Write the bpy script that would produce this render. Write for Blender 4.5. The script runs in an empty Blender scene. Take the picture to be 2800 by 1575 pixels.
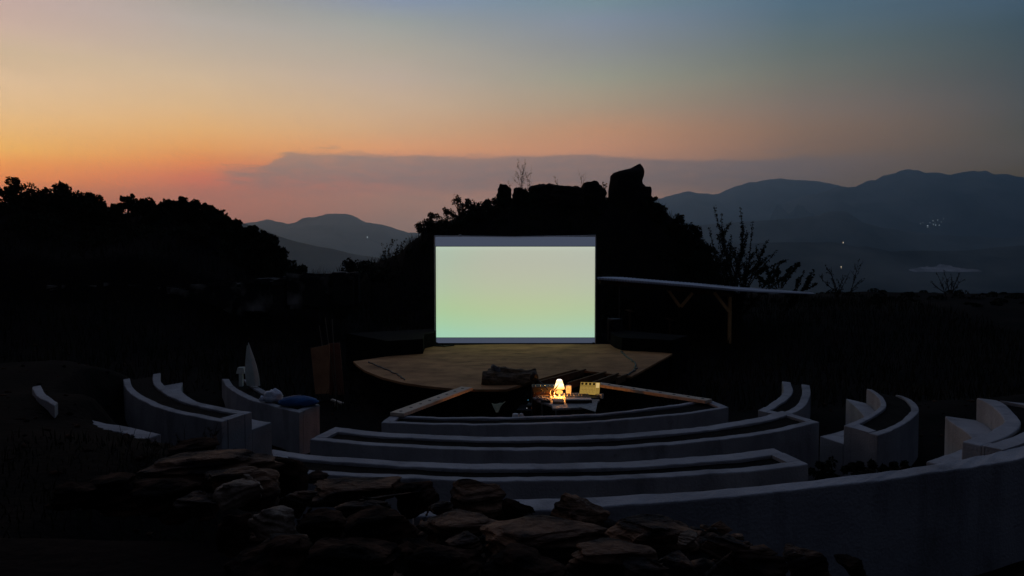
import bpy, math, random
import numpy as np
from mathutils import Vector, noise

# ------------------------------------------------------------------ camera, sky, exposure
scene = bpy.context.scene
COL = scene.collection
F = 2155.0; CX, CY, HY = 1400.0, 787.5, 696.0          # photo pixels: focal length, centre, horizon row
TH = math.atan((CY - HY) / F)
cam_d = bpy.data.cameras.new('camera'); cam = bpy.data.objects.new('camera', cam_d); COL.objects.link(cam)
cam_d.sensor_width = 36.0; cam_d.lens = 36.0 * F / 2800.0
cam_d.clip_start = 0.05; cam_d.clip_end = 60000
cam.rotation_euler = (math.radians(90) - TH, 0, 0)
scene.camera = cam
scene.view_settings.view_transform = 'Standard'
scene.view_settings.look = 'None'
scene.view_settings.exposure = 0.0
scene.view_settings.gamma = 1.0

HAZE_D = 0.00015
BOX_TOP = 800.0
HAZE_L = (0.05, 0.06, 0.09)

def lin(c):
    return [((v / 255.0) / 12.92 if v / 255.0 <= 0.04045 else ((v / 255.0 + 0.055) / 1.055) ** 2.4) for v in c]

def build_world():
    w = bpy.data.worlds.new('World'); scene.world = w; w.use_nodes = True
    nt = w.node_tree; N = nt.nodes; L = nt.links; N.clear()
    def nd(t, **k):
        n = N.new(t)
        for a, b in k.items(): setattr(n, a, b)
        return n
    def mth(op, a, b=None, c=None):
        n = nd('ShaderNodeMath', operation=op)
        for i, v in enumerate((a, b, c)):
            if v is None: continue
            if isinstance(v, (int, float)): n.inputs[i].default_value = v
            else: L.new(v, n.inputs[i])
        return n.outputs[0]
    out = nd('ShaderNodeOutputWorld'); bg = nd('ShaderNodeBackground'); L.new(bg.outputs[0], out.inputs[0])
    tc = nd('ShaderNodeTexCoord'); sx = nd('ShaderNodeSeparateXYZ'); L.new(tc.outputs['Generated'], sx.inputs[0])
    az = mth('MULTIPLY', mth('ARCTAN2', sx.outputs[0], sx.outputs[1]), 180 / math.pi)
    el = mth('MULTIPLY', mth('ARCSINE', sx.outputs[2]), 180 / math.pi)
    fac = mth('POWER', mth('MULTIPLY', mth('MAXIMUM', el, 0.0), 1 / 90.0), 0.5)
    rows = [640, 560, 500, 450, 410, 375, 330, 270, 200, 130, 60, 0]
    Z = {  # azimuth column: colours from the horizon up
        0:    [(150, 95, 85), (165, 98, 82), (185, 104, 80), (212, 128, 82), (226, 150, 88), (228, 168, 98), (227, 178, 118), (223, 184, 138), (215, 184, 149), (207, 181, 152), (199, 173, 158), (195, 170, 160)],
        500:  [(140, 108, 106), (150, 110, 104), (165, 114, 104), (192, 116, 94), (212, 134, 90), (220, 154, 98), (221, 170, 116), (214, 178, 136), (205, 180, 150), (190, 174, 156), (177, 168, 160), (168, 162, 156)],
        1000: [(124, 110, 110), (130, 112, 110), (146, 116, 108), (168, 116, 106), (182, 130, 108), (206, 150, 114), (200, 160, 126), (195, 168, 142), (185, 168, 152), (172, 165, 153), (154, 158, 156), (140, 150, 164)],
        1500: [(122, 108, 106), (126, 108, 106), (138, 112, 106), (146, 116, 108), (160, 124, 112), (176, 132, 110), (180, 138, 112), (165, 145, 125), (150, 148, 135), (138, 142, 142), (128, 139, 152), (120, 139, 150)],
        2000: [(98, 88, 90), (98, 88, 90), (100, 90, 90), (102, 92, 91), (108, 95, 92), (120, 101, 93), (126, 106, 95), (122, 110, 102), (112, 112, 106), (100, 110, 110), (90, 108, 118), (85, 107, 122)],
        2576: [(72, 70, 75), (72, 70, 75), (73, 71, 75), (75, 72, 75), (77, 75, 77), (79, 77, 77), (79, 79, 78), (78, 81, 83), (74, 81, 85), (69, 82, 89), (65, 83, 95), (65, 85, 101)],
    }
    GAIN = {0: [[0.953, 0.871, 0.57], [0.953, 0.871, 0.57], [0.953, 0.871, 0.57], [0.953, 0.871, 0.57], [0.953, 0.871, 0.57], [0.968, 0.985, 0.834], [0.951, 0.935, 0.881], [0.925, 0.92, 0.912], [0.985, 0.968, 0.966], [0.885, 0.88, 0.861], [0.928, 0.899, 0.908], [0.919, 0.882, 0.905]], 500: [[0.889, 0.62, 0.521], [0.889, 0.62, 0.521], [0.889, 0.62, 0.521], [0.889, 0.62, 0.521], [0.936, 0.775, 0.417], [0.932, 0.873, 0.618], [0.949, 0.911, 0.772], [0.925, 0.899, 0.847], [0.949, 0.921, 0.889], [0.925, 0.901, 0.882], [0.949, 0.926, 0.913], [0.85, 0.846, 0.818]], 1000: [[0.909, 0.785, 0.745], [0.909, 0.785, 0.745], [0.909, 0.785, 0.745], [0.909, 0.785, 0.745], [0.909, 0.785, 0.745], [0.976, 0.883, 0.712], [0.954, 0.915, 0.83], [0.935, 0.9, 0.846], [0.934, 0.905, 0.882], [0.906, 0.883, 0.844], [0.903, 0.897, 0.867], [0.777, 0.821, 0.966]], 1500: [[1.033, 0.925, 0.802], [1.033, 0.925, 0.802], [1.033, 0.925, 0.802], [1.033, 0.925, 0.802], [1.033, 0.925, 0.802], [1.033, 0.925, 0.802], [0.976, 0.898, 0.782], [0.96, 0.94, 0.875], [0.936, 0.933, 0.867], [0.95, 0.922, 0.913], [0.941, 0.911, 0.923], [0.853, 0.931, 0.859]], 2000: [[1.006, 0.949, 0.926], [1.006, 0.949, 0.926], [1.006, 0.949, 0.926], [1.006, 0.949, 0.926], [1.006, 0.949, 0.926], [1.006, 0.949, 0.926], [0.986, 0.927, 0.881], [0.973, 0.935, 0.93], [0.935, 0.905, 0.86], [0.936, 0.907, 0.861], [0.889, 0.871, 0.86], [0.903, 0.925, 0.966]], 2576: [[1.295, 1.328, 1.971], [1.295, 1.328, 1.971], [1.295, 1.328, 1.971], [1.295, 1.328, 1.971], [1.295, 1.328, 1.971], [1.295, 1.328, 1.971], [1.099, 1.11, 1.403], [1.161, 1.107, 1.219], [1.074, 1.024, 1.08], [1.109, 1.0, 0.983], [1.044, 0.933, 0.901], [1.215, 1.07, 1.07]]}
    cols = []; ZEN = [0.085, 0.10, 0.15]
    def ramp(vals):
        r = nd('ShaderNodeValToRGB'); cr = r.color_ramp; cr.interpolation = 'LINEAR'
        pts = []
        for e_, c in vals: pts.append((min(1.0, math.sqrt(max(e_, 0) / 90.0)), c))
        cr.elements[0].position = pts[0][0]; pts = [(p, [v * 0.3 for v in c]) for p, c in pts]
        cr.elements[0].color = (*pts[0][1], 1)
        cr.elements[1].position = pts[-1][0]; cr.elements[1].color = (*pts[-1][1], 1)
        for p, c in pts[1:-1]:
            e = cr.elements.new(p); e.color = (*c, 1)
        L.new(fac, r.inputs[0]); return r.outputs[0]
    def comp(c, e_):    # the sky stands outside the hazy air: what the air takes away from it on the way is added here
        e_ = max(e_, 0.5); d = min(10000.0, BOX_TOP / math.sin(math.radians(e_)))
        T = math.exp(-HAZE_D * d)
        return [max(0.0, (v - (1 - T) * h) / T) for v, h in zip(lin(c), HAZE_L)]
    for xk, cs in Z.items():
        a = math.degrees(math.atan((xk - 1288) / 1983.0))
        v = [((math.degrees(math.atan((640 - y) / 1983.0 * math.cos(math.radians(a))))), c) for y, c in zip(rows, cs)]
        v = [(e_, [q * g for q, g in zip(comp(c, e_), GAIN[xk][i] if GAIN else (1, 1, 1))]) for i, (e_, c) in enumerate(v)]
        top = lin(cs[-1])
        v.append((32, [t * k for t, k in zip(top, (0.82, 1.05, 1.40))])); v.append((52, [0.15, 0.19, 0.32])); v.append((90, ZEN))
        cols.append((a, ramp(v)))
    def plain(a, h, m): cols.append((a, ramp([(0, h), (8, h), (20, m), (45, [0.022, 0.026, 0.040]), (90, ZEN)])))
    plain(-52, (0.42, 0.20, 0.10), (0.22, 0.17, 0.14)); plain(-75, (0.05, 0.035, 0.035), (0.04, 0.04, 0.05))
    plain(-179, (0.004, 0.005, 0.009), (0.006, 0.008, 0.013)); plain(65, (0.03, 0.033, 0.048), (0.03, 0.037, 0.055))
    plain(110, (0.008, 0.01, 0.017), (0.01, 0.013, 0.022)); plain(179, (0.004, 0.005, 0.009), (0.006, 0.008, 0.013))
    cols.sort(key=lambda t: t[0])
    cur = cols[0][1]
    for (a0, _), (a1, c1) in zip(cols[:-1], cols[1:]):
        mr = nd('ShaderNodeMapRange', interpolation_type='LINEAR'); L.new(az, mr.inputs['Value'])
        mr.inputs['From Min'].default_value = a0; mr.inputs['From Max'].default_value = a1
        mx = nd('ShaderNodeMix', data_type='RGBA'); L.new(mr.outputs[0], mx.inputs[0])
        L.new(cur, mx.inputs[6]); L.new(c1, mx.inputs[7]); cur = mx.outputs[2]
    rs = nd('ShaderNodeVectorMath', operation='SCALE'); rs.inputs['Scale'].default_value = 1 / 0.3; L.new(cur, rs.inputs[0]); cur = rs.outputs[0]
    # a low bank of thin cloud above the sunset, with a wispy left end
    cb = nd('ShaderNodeCombineXYZ'); L.new(az, cb.inputs[0]); L.new(mth('MULTIPLY', el, 5.0), cb.inputs[1])
    def noise_(scale, det, off=0.0):
        n = nd('ShaderNodeTexNoise'); n.inputs['Scale'].default_value = scale; n.inputs['Detail'].default_value = det
        va = nd('ShaderNodeVectorMath', operation='ADD'); va.inputs[1].default_value = (off, off * 1.7, off * 0.3)
        L.new(cb.outputs[0], va.inputs[0]); L.new(va.outputs[0], n.inputs['Vector']); return n.outputs[0]
    def ss(v, a, b):
        mr = nd('ShaderNodeMapRange', interpolation_type='SMOOTHSTEP'); L.new(v, mr.inputs['Value'])
        mr.inputs['From Min'].default_value = a; mr.inputs['From Max'].default_value = b; return mr.outputs[0]
    n1 = noise_(0.16, 3.0, 3.0); n2 = noise_(0.7, 4.0, 11.0)
    wob = mth('ADD', mth('MULTIPLY', mth('SUBTRACT', n1, 0.5), 2.6), mth('MULTIPLY', mth('SUBTRACT', n2, 0.5), 0.9))
    # the bank's top edge: rises in two steps from the left, then sinks slowly to the right
    t1 = mth('ADD', 6.05, mth('MULTIPLY', ss(az, -18.0, -15.5), 1.15))
    top = mth('SUBTRACT', t1, mth('MULTIPLY', ss(az, 0.0, 17.0), 0.55))
    e2 = mth('ADD', el, mth('MULTIPLY', wob, 0.42))
    up = mth('SUBTRACT', 1.0, ss(mth('SUBTRACT', e2, top), -0.32, 0.12))
    lo = ss(mth('ADD', el, mth('MULTIPLY', wob, 0.8)), 3.6, 5.6)
    lft = ss(mth('ADD', az, mth('MULTIPLY', wob, 2.5)), -21.5, -17.5); rgt = mth('SUBTRACT', 1.0, ss(az, 17.0, 30.0))
    m = mth('MULTIPLY', mth('MULTIPLY', up, lo), mth('MULTIPLY', lft, rgt))
    mx = nd('ShaderNodeMix', data_type='RGBA'); L.new(mth('MULTIPLY', m, mth('ADD', 0.45, mth('MULTIPLY', n2, 0.6))), mx.inputs[0]); L.new(cur, mx.inputs[6])
    cc = nd('ShaderNodeMix', data_type='RGBA'); L.new(ss(az, -18, 20), cc.inputs[0])
    cc.inputs[6].default_value = (0.50, 0.335, 0.27, 1); cc.inputs[7].default_value = (0.27, 0.205, 0.19, 1)
    L.new(cc.outputs[2], mx.inputs[7]); cur = mx.outputs[2]
    # two thin dark streaks off the bank's left end
    for (a0, a1, e0_, hw, k) in ((-20.6, -17.2, 6.12, 0.10, 0.45), (-20.8, -19.0, 5.0, 0.10, 0.35), (17.0, 20.5, 7.1, 0.10, 0.3), (-16.6, -15.0, 7.05, 0.10, 0.3), (-14.2, -12.0, 7.42, 0.07, 0.35), (-8.8, -5.0, 4.05, 0.13, 0.22), (-16.5, -15.5, 3.75, 0.08, 0.2)):
        b1 = mth('SUBTRACT', 1.0, ss(mth('ABSOLUTE', mth('SUBTRACT', e2, e0_)), 0.0, hw)); mid = (a0 + a1) / 2
        b2 = mth('SUBTRACT', 1.0, ss(mth('ABSOLUTE', mth('SUBTRACT', az, mid)), (a1 - a0) * 0.2, (a1 - a0) * 0.55))
        mw = nd('ShaderNodeMix', data_type='RGBA'); L.new(mth('MULTIPLY', mth('MULTIPLY', b1, b2), k), mw.inputs[0]); L.new(cur, mw.inputs[6]); L.new(cc.outputs[2], mw.inputs[7]); cur = mw.outputs[2]
    # faint mottling everywhere
    n3 = noise_(0.09, 3.0, 27.0)
    hs = nd('ShaderNodeVectorMath', operation='SCALE'); L.new(cur, hs.inputs[0])
    L.new(mth('ADD', 0.93, mth('MULTIPLY', n3, 0.14)), hs.inputs['Scale'])
    # a trace of the physical dusk sky on top
    sky = nd('ShaderNodeTexSky', sky_type='NISHITA'); sky.sun_disc = False
    sky.sun_elevation = math.radians(-4); sky.sun_rotation = math.radians(-40)
    sk = nd('ShaderNodeVectorMath', operation='SCALE'); sk.inputs['Scale'].default_value = 0.02; L.new(sky.outputs[0], sk.inputs[0])
    ad = nd('ShaderNodeVectorMath', operation='ADD'); L.new(hs.outputs[0], ad.inputs[0]); L.new(sk.outputs[0], ad.inputs[1])
    L.new(ad.outputs[0], bg.inputs[0]); bg.inputs[1].default_value = 1.0
build_world()

# ------------------------------------------------------------------ helpers
rnd = random.Random(7)
def ray(px, py):
    u = (px - CX) / F; v = -(py - CY) / F
    return Vector((u, math.cos(TH) + v * math.sin(TH), -math.sin(TH) + v * math.cos(TH)))
def pz(px, py, z):
    d = ray(px, py); return d * (z / d.z)
def pd(px, py, y):
    d = ray(px, py); return d * (y / d.y)
K = 2800 / 2576.0
def qd(x, y, d): return pd(x * K, y * K, d)              # the same from the 2576-wide view

class MB:
    def __init__(s): s.v = []; s.f = []
    def add(s, vs, fs):
        o = len(s.v); s.v += [tuple(v) for v in vs]; s.f += [tuple(i + o for i in f) for f in fs]; return s
    def box(s, c, size, rot=None):
        c = Vector(c); hx, hy, hz = [k / 2 for k in size]
        vs = [Vector((x, y, z)) for x in (-hx, hx) for y in (-hy, hy) for z in (-hz, hz)]
        if rot is not None:
            from mathutils import Euler
            m = Euler(rot).to_matrix(); vs = [m @ v for v in vs]
        return s.add([c + v for v in vs], [(0, 1, 3, 2), (4, 6, 7, 5), (0, 4, 5, 1), (2, 3, 7, 6), (0, 2, 6, 4), (1, 5, 7, 3)])
    def beam(s, a, b, w, h):
        a = Vector(a); b = Vector(b); d = (b - a).normalized(); up = Vector((0, 0, 1))
        if abs(d.z) > 0.95: up = Vector((0, 1, 0))
        sd = d.cross(up).normalized(); u = sd.cross(d)
        vs = [p + sd * (w / 2 * i) + u * (h / 2 * j) for p in (a, b) for i, j in ((-1, -1), (1, -1), (1, 1), (-1, 1))]
        return s.add(vs, [(3, 2, 1, 0), (4, 5, 6, 7), (0, 1, 5, 4), (1, 2, 6, 5), (2, 3, 7, 6), (3, 0, 4, 7)])
    def tube(s, pts, rads, n=8):
        pts = [Vector(p) for p in pts]
        if isinstance(rads, (int, float)): rads = [rads] * len(pts)
        vs = []; fs = []; prev = None
        for i, p in enumerate(pts):
            d = (pts[min(i + 1, len(pts) - 1)] - pts[max(i - 1, 0)]).normalized()
            if prev is None:
                up = Vector((0, 0, 1)) if abs(d.z) < 0.9 else Vector((1, 0, 0)); a = d.cross(up).normalized()
            else: a = (prev - d * prev.dot(d)).normalized()
            prev = a; b = d.cross(a)
            for k in range(n):
                t = 2 * math.pi * k / n; vs.append(p + (a * math.cos(t) + b * math.sin(t)) * rads[i])
        for i in range(len(pts) - 1):
            for k in range(n):
                k2 = (k + 1) % n; fs.append((i * n + k, i * n + k2, (i + 1) * n + k2, (i + 1) * n + k))
        fs.append(tuple(range(n - 1, -1, -1))); fs.append(tuple(range((len(pts) - 1) * n, len(pts) * n)))
        return s.add(vs, fs)
    def lathe(s, c, prof, n=20):
        c = Vector(c); vs = []; fs = []
        for r, z in prof:
            for k in range(n):
                t = 2 * math.pi * k / n; vs.append(c + Vector((r * math.cos(t), r * math.sin(t), z)))
        for i in range(len(prof) - 1):
            for k in range(n):
                k2 = (k + 1) % n; fs.append((i * n + k, i * n + k2, (i + 1) * n + k2, (i + 1) * n + k))
        return s.add(vs, fs)
    def prism(s, poly, z0, z1):
        n = len(poly); vs = [(p[0], p[1], z0) for p in poly] + [(p[0], p[1], z1) for p in poly]
        fs = [tuple(range(n - 1, -1, -1)), tuple(range(n, 2 * n))] + [(i, (i + 1) % n, n + (i + 1) % n, n + i) for i in range(n)]
        return s.add(vs, fs)

def props(o, label=None, cat=None, group=None, kind=None):
    if label: o['label'] = label
    if cat: o['category'] = cat
    if group: o['group'] = group
    if kind: o['kind'] = kind
    return o
def thing(name, loc, label, cat, group=None):
    o = bpy.data.objects.new(name, None); COL.objects.link(o); o.location = loc; o.empty_display_size = 0.2
    return props(o, label, cat, group)
def root_loc(p):
    l = Vector((0, 0, 0))
    while p is not None: l += Vector(p.location); p = p.parent
    return l
def mesh_obj(name, vs, fs, mat, parent=None, loc=None, smooth=False, bevel=0):
    off = root_loc(parent) if parent is not None else Vector(loc or (0, 0, 0))
    me = bpy.data.meshes.new(name); me.from_pydata([(v[0] - off.x, v[1] - off.y, v[2] - off.z) for v in vs], [], fs)
    me.materials.append(mat)
    if smooth: me.polygons.foreach_set('use_smooth', [True] * len(me.polygons))
    me.update()
    o = bpy.data.objects.new(name, me); COL.objects.link(o)
    if parent is not None: o.parent = parent
    else: o.location = off
    if bevel:
        b = o.modifiers.new('bevel', 'BEVEL'); b.width = bevel; b.segments = 2; b.limit_method = 'ANGLE'
    return o
def part(name, mb, mat, parent, **k): return mesh_obj(name, mb.v, mb.f, mat, parent, **k)
def solo(name, mb, mat, label, cat, loc=None, group=None, **k):
    if loc is None:
        a = np.array(mb.v); loc = (a[:, 0].mean(), a[:, 1].mean(), a[:, 2].min())
    return props(mesh_obj(name, mb.v, mb.f, mat, None, loc=loc, **k), label, cat, group)

def np_mesh(name, V, Fq, mat, parent=None, loc=(0, 0, 0), smooth=False):
    off = np.array(root_loc(parent)) if parent is not None else np.array(loc, float)
    V = np.asarray(V, float) - off; Fq = np.asarray(Fq, int); k = Fq.shape[1]
    me = bpy.data.meshes.new(name); me.vertices.add(len(V)); me.vertices.foreach_set('co', V.ravel())
    me.loops.add(Fq.size); me.loops.foreach_set('vertex_index', Fq.ravel())
    me.polygons.add(len(Fq)); me.polygons.foreach_set('loop_start', np.arange(0, Fq.size, k)); me.polygons.foreach_set('loop_total', np.full(len(Fq), k))
    if smooth: me.polygons.foreach_set('use_smooth', np.ones(len(Fq), bool))
    me.materials.append(mat); me.update(calc_edges=True)
    o = bpy.data.objects.new(name, me); COL.objects.link(o)
    if parent is not None: o.parent = parent
    else: o.location = loc
    return o

def vnoise(x, y, seed=0):
    xi = np.floor(x).astype(int); yi = np.floor(y).astype(int); xf = x - xi; yf = y - yi
    def h(a, b):
        n = (a * 374761393 + b * 668265263 + seed * 144269) & 0x7fffffff
        n = ((n ^ (n >> 13)) * 1274126177) & 0x7fffffff
        return ((n ^ (n >> 16)) & 0xffff) / 65535.0
    u = xf * xf * (3 - 2 * xf); v = yf * yf * (3 - 2 * yf)
    return (h(xi, yi) * (1 - u) + h(xi + 1, yi) * u) * (1 - v) + (h(xi, yi + 1) * (1 - u) + h(xi + 1, yi + 1) * u) * v - 0.5
def fbm(x, y, sc, oct=4, seed=0):
    x = np.asarray(x, float) / sc; y = np.asarray(y, float) / sc; s = 0; a = 1
    for i in range(oct): s = s + a * vnoise(x * 2 ** i, y * 2 ** i, seed + i); a *= 0.5
    return s

# ------------------------------------------------------------------ materials
def mat(name, col, rough=0.85, col2=None, scale=3.0, bump=0.0, bscale=None, metal=0.0, stretch=None, spec=0.3, detail=6.0, contrast=(0.35, 0.65)):
    m = bpy.data.materials.new(name); m.use_nodes = True; nt = m.node_tree; N = nt.nodes; L = nt.links
    b = N['Principled BSDF']; b.inputs['Base Color'].default_value = (*col, 1); b.inputs['Roughness'].default_value = rough
    b.inputs['Metallic'].default_value = metal; b.inputs['Specular IOR Level'].default_value = spec
    tc = N.new('ShaderNodeTexCoord'); mp = N.new('ShaderNodeMapping'); L.new(tc.outputs['Object'], mp.inputs[0])
    if stretch: mp.inputs['Scale'].default_value = stretch
    if col2:
        n = N.new('ShaderNodeTexNoise'); n.inputs['Scale'].default_value = scale; n.inputs['Detail'].default_value = detail
        L.new(mp.outputs[0], n.inputs['Vector'])
        r = N.new('ShaderNodeValToRGB'); r.color_ramp.elements[0].position = contrast[0]; r.color_ramp.elements[1].position = contrast[1]
        r.color_ramp.elements[0].color = (*col, 1); r.color_ramp.elements[1].color = (*col2, 1)
        L.new(n.outputs[0], r.inputs[0]); L.new(r.outputs[0], b.inputs['Base Color'])
    if bump:
        n = N.new('ShaderNodeTexNoise'); n.inputs['Scale'].default_value = bscale or scale * 4; n.inputs['Detail'].default_value = 8
        L.new(mp.outputs[0], n.inputs['Vector'])
        bp = N.new('ShaderNodeBump'); bp.inputs['Strength'].default_value = bump; bp.inputs['Distance'].default_value = 0.03
        L.new(n.outputs[0], bp.inputs['Height']); L.new(bp.outputs[0], b.inputs['Normal'])
    return m
def emit(name, col, s=1.0):
    m = bpy.data.materials.new(name); m.use_nodes = True; nt = m.node_tree; nt.nodes.clear()
    e = nt.nodes.new('ShaderNodeEmission'); e.inputs[0].default_value = (*col, 1); e.inputs[1].default_value = s
    o = nt.nodes.new('ShaderNodeOutputMaterial'); nt.links.new(e.outputs[0], o.inputs[0]); return m

M = {
 'concrete': mat('whitewashed_concrete', (0.29, 0.29, 0.31), 0.9, (0.38, 0.38, 0.40), 2.2, 0.3, 45),
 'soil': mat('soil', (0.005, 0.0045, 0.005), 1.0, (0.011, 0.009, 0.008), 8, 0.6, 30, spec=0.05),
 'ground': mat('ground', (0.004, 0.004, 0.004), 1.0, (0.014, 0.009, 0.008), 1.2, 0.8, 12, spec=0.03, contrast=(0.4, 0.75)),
 'valley': mat('valley', (0.03, 0.035, 0.03), 1.0, (0.08, 0.08, 0.065), 0.006, spec=0.0),
 'mount': mat('mountain', (0.015, 0.02, 0.02), 1.0, (0.16, 0.16, 0.14), 0.003, spec=0.0, detail=12),
 'rock': mat('slate_rock', (0.012, 0.008, 0.007), 0.9, (0.32, 0.175, 0.10), 3.4, 1.0, 18, spec=0.2, stretch=(1, 1, 4), contrast=(0.44, 0.72), detail=12),
 'rock_pale': mat('lichen_rock', (0.06, 0.042, 0.032), 0.9, (0.36, 0.28, 0.21), 5, 0.9, 16, spec=0.15, contrast=(0.38, 0.62), detail=10),
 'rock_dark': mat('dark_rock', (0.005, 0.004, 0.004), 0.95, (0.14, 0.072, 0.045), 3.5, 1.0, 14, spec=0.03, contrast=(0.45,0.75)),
 'outcrop': mat('outcrop_rock', (0.010, 0.008, 0.008), 0.95, (0.035, 0.024, 0.020), 0.8, 0.8, 4, spec=0.05),
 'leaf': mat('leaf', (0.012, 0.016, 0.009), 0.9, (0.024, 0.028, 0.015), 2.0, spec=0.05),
 'bark': mat('bark', (0.02, 0.016, 0.012), 0.95, (0.04, 0.03, 0.022), 8, spec=0.05),
 'straw': mat('straw', (0.10, 0.075, 0.045), 0.9, (0.05, 0.035, 0.02), 8, spec=0.1),
 'stage': mat('stage_boards', (0.30, 0.150, 0.068), 0.85, (0.50, 0.262, 0.118), 1.7, 0.35, 14, spec=0.1, stretch=(0.9, 1.2, 1), contrast=(0.34, 0.62), detail=10),
 'joist': mat('joist_wood', (0.10, 0.055, 0.03), 0.9, (0.17, 0.10, 0.055), 6, 0.3, spec=0.1),
 'plank': mat('scaffold_plank', (0.55, 0.44, 0.33), 0.8, (0.68, 0.56, 0.43), 5, 0.3, 40, stretch=(1, 6, 1)),
 'post': mat('timber', (0.66, 0.36, 0.13), 0.85, (0.78, 0.44, 0.18), 6, 0.3),
 'tin': mat('corrugated_metal', (0.75, 0.77, 0.82), 0.55, (0.62, 0.63, 0.68), 1.2, metal=0.1),
 'black': mat('black_plastic', (0.006, 0.006, 0.007), 0.6, (0.012, 0.012, 0.013), 10),
 'metal': mat('grey_metal', (0.16, 0.16, 0.17), 0.4, (0.25, 0.25, 0.26), 10, metal=0.7),
 'white': mat('white_paint', (0.60, 0.60, 0.60), 0.6, (0.74, 0.74, 0.73), 6),
 'table': mat('table_top', (0.16, 0.15, 0.15), 0.6, (0.30, 0.29, 0.28), 25),
 'cloth': mat('white_cloth', (0.50, 0.56, 0.50), 0.95, (0.62, 0.66, 0.62), 6, 0.4, 12),
 'band': emit('dim_projected_border', (0.054, 0.066, 0.100), 1.0),
 'blue': mat('blue_cloth', (0.006, 0.055, 0.17), 0.8, (0.008, 0.08, 0.24), 8, 0.5, 12),
 'bag': mat('pale_plastic_bag', (0.42, 0.48, 0.58), 0.55, (0.58, 0.62, 0.70), 12, 0.8, 20),
 'ply': mat('reddish_plywood', (0.26, 0.12, 0.055), 0.85, (0.36, 0.17, 0.08), 4, 0.3),
 'ply2': mat('dark_plywood', (0.15, 0.05, 0.03), 0.85, (0.22, 0.08, 0.045), 4, 0.3),
 'log': mat('driftwood', (0.06, 0.046, 0.032), 0.9, (0.24, 0.17, 0.11), 9, 0.9, 25, stretch=(1, 4, 4)),
 'near_black': mat('near_black_stone', (0.004, 0.004, 0.0045), 0.95, (0.009, 0.008, 0.008), 5, 0.5, spec=0.03),  # near-black all over, for the low walls and the stage plinth
 'stone': mat('grey_stone', (0.12, 0.12, 0.13), 0.9, (0.22, 0.21, 0.2), 12, 0.6, 30),
 'wallstone': mat('dry_stone', (0.02, 0.019, 0.018), 0.95, (0.30, 0.28, 0.25), 1.6, 0.7, 8, contrast=(0.52, 0.72)),
}
def weather(m):
    nt = m.node_tree; N = nt.nodes; L = nt.links; b = N['Principled BSDF']; src = b.inputs['Base Color'].links[0].from_socket
    tc = N.new('ShaderNodeTexCoord')
    for stretch, sc, lo, hi, dark in (((1, 1, 0.25), 2.4, 0.52, 0.70, 0.62), ((1, 1, 1), 0.9, 0.45, 0.7, 0.72), ((1, 1, 1), 14.0, 0.60, 0.72, 0.66)):
        mp = N.new('ShaderNodeMapping'); mp.inputs['Scale'].default_value = stretch; L.new(tc.outputs['Object'], mp.inputs[0])
        n = N.new('ShaderNodeTexNoise'); n.inputs['Scale'].default_value = sc; n.inputs['Detail'].default_value = 7; n.inputs['Roughness'].default_value = 0.65; L.new(mp.outputs[0], n.inputs['Vector'])
        r = N.new('ShaderNodeMapRange'); r.inputs['From Min'].default_value = lo; r.inputs['From Max'].default_value = hi; r.inputs['To Min'].default_value = 1.0; r.inputs['To Max'].default_value = dark
        L.new(n.outputs[0], r.inputs['Value'])
        v = N.new('ShaderNodeVectorMath'); v.operation = 'SCALE'; L.new(src, v.inputs[0]); L.new(r.outputs[0], v.inputs['Scale']); src = v.outputs[0]
    L.new(src, b.inputs['Base Color'])
weather(M['concrete']); weather(M['stage']); weather(M['plank'])

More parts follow.
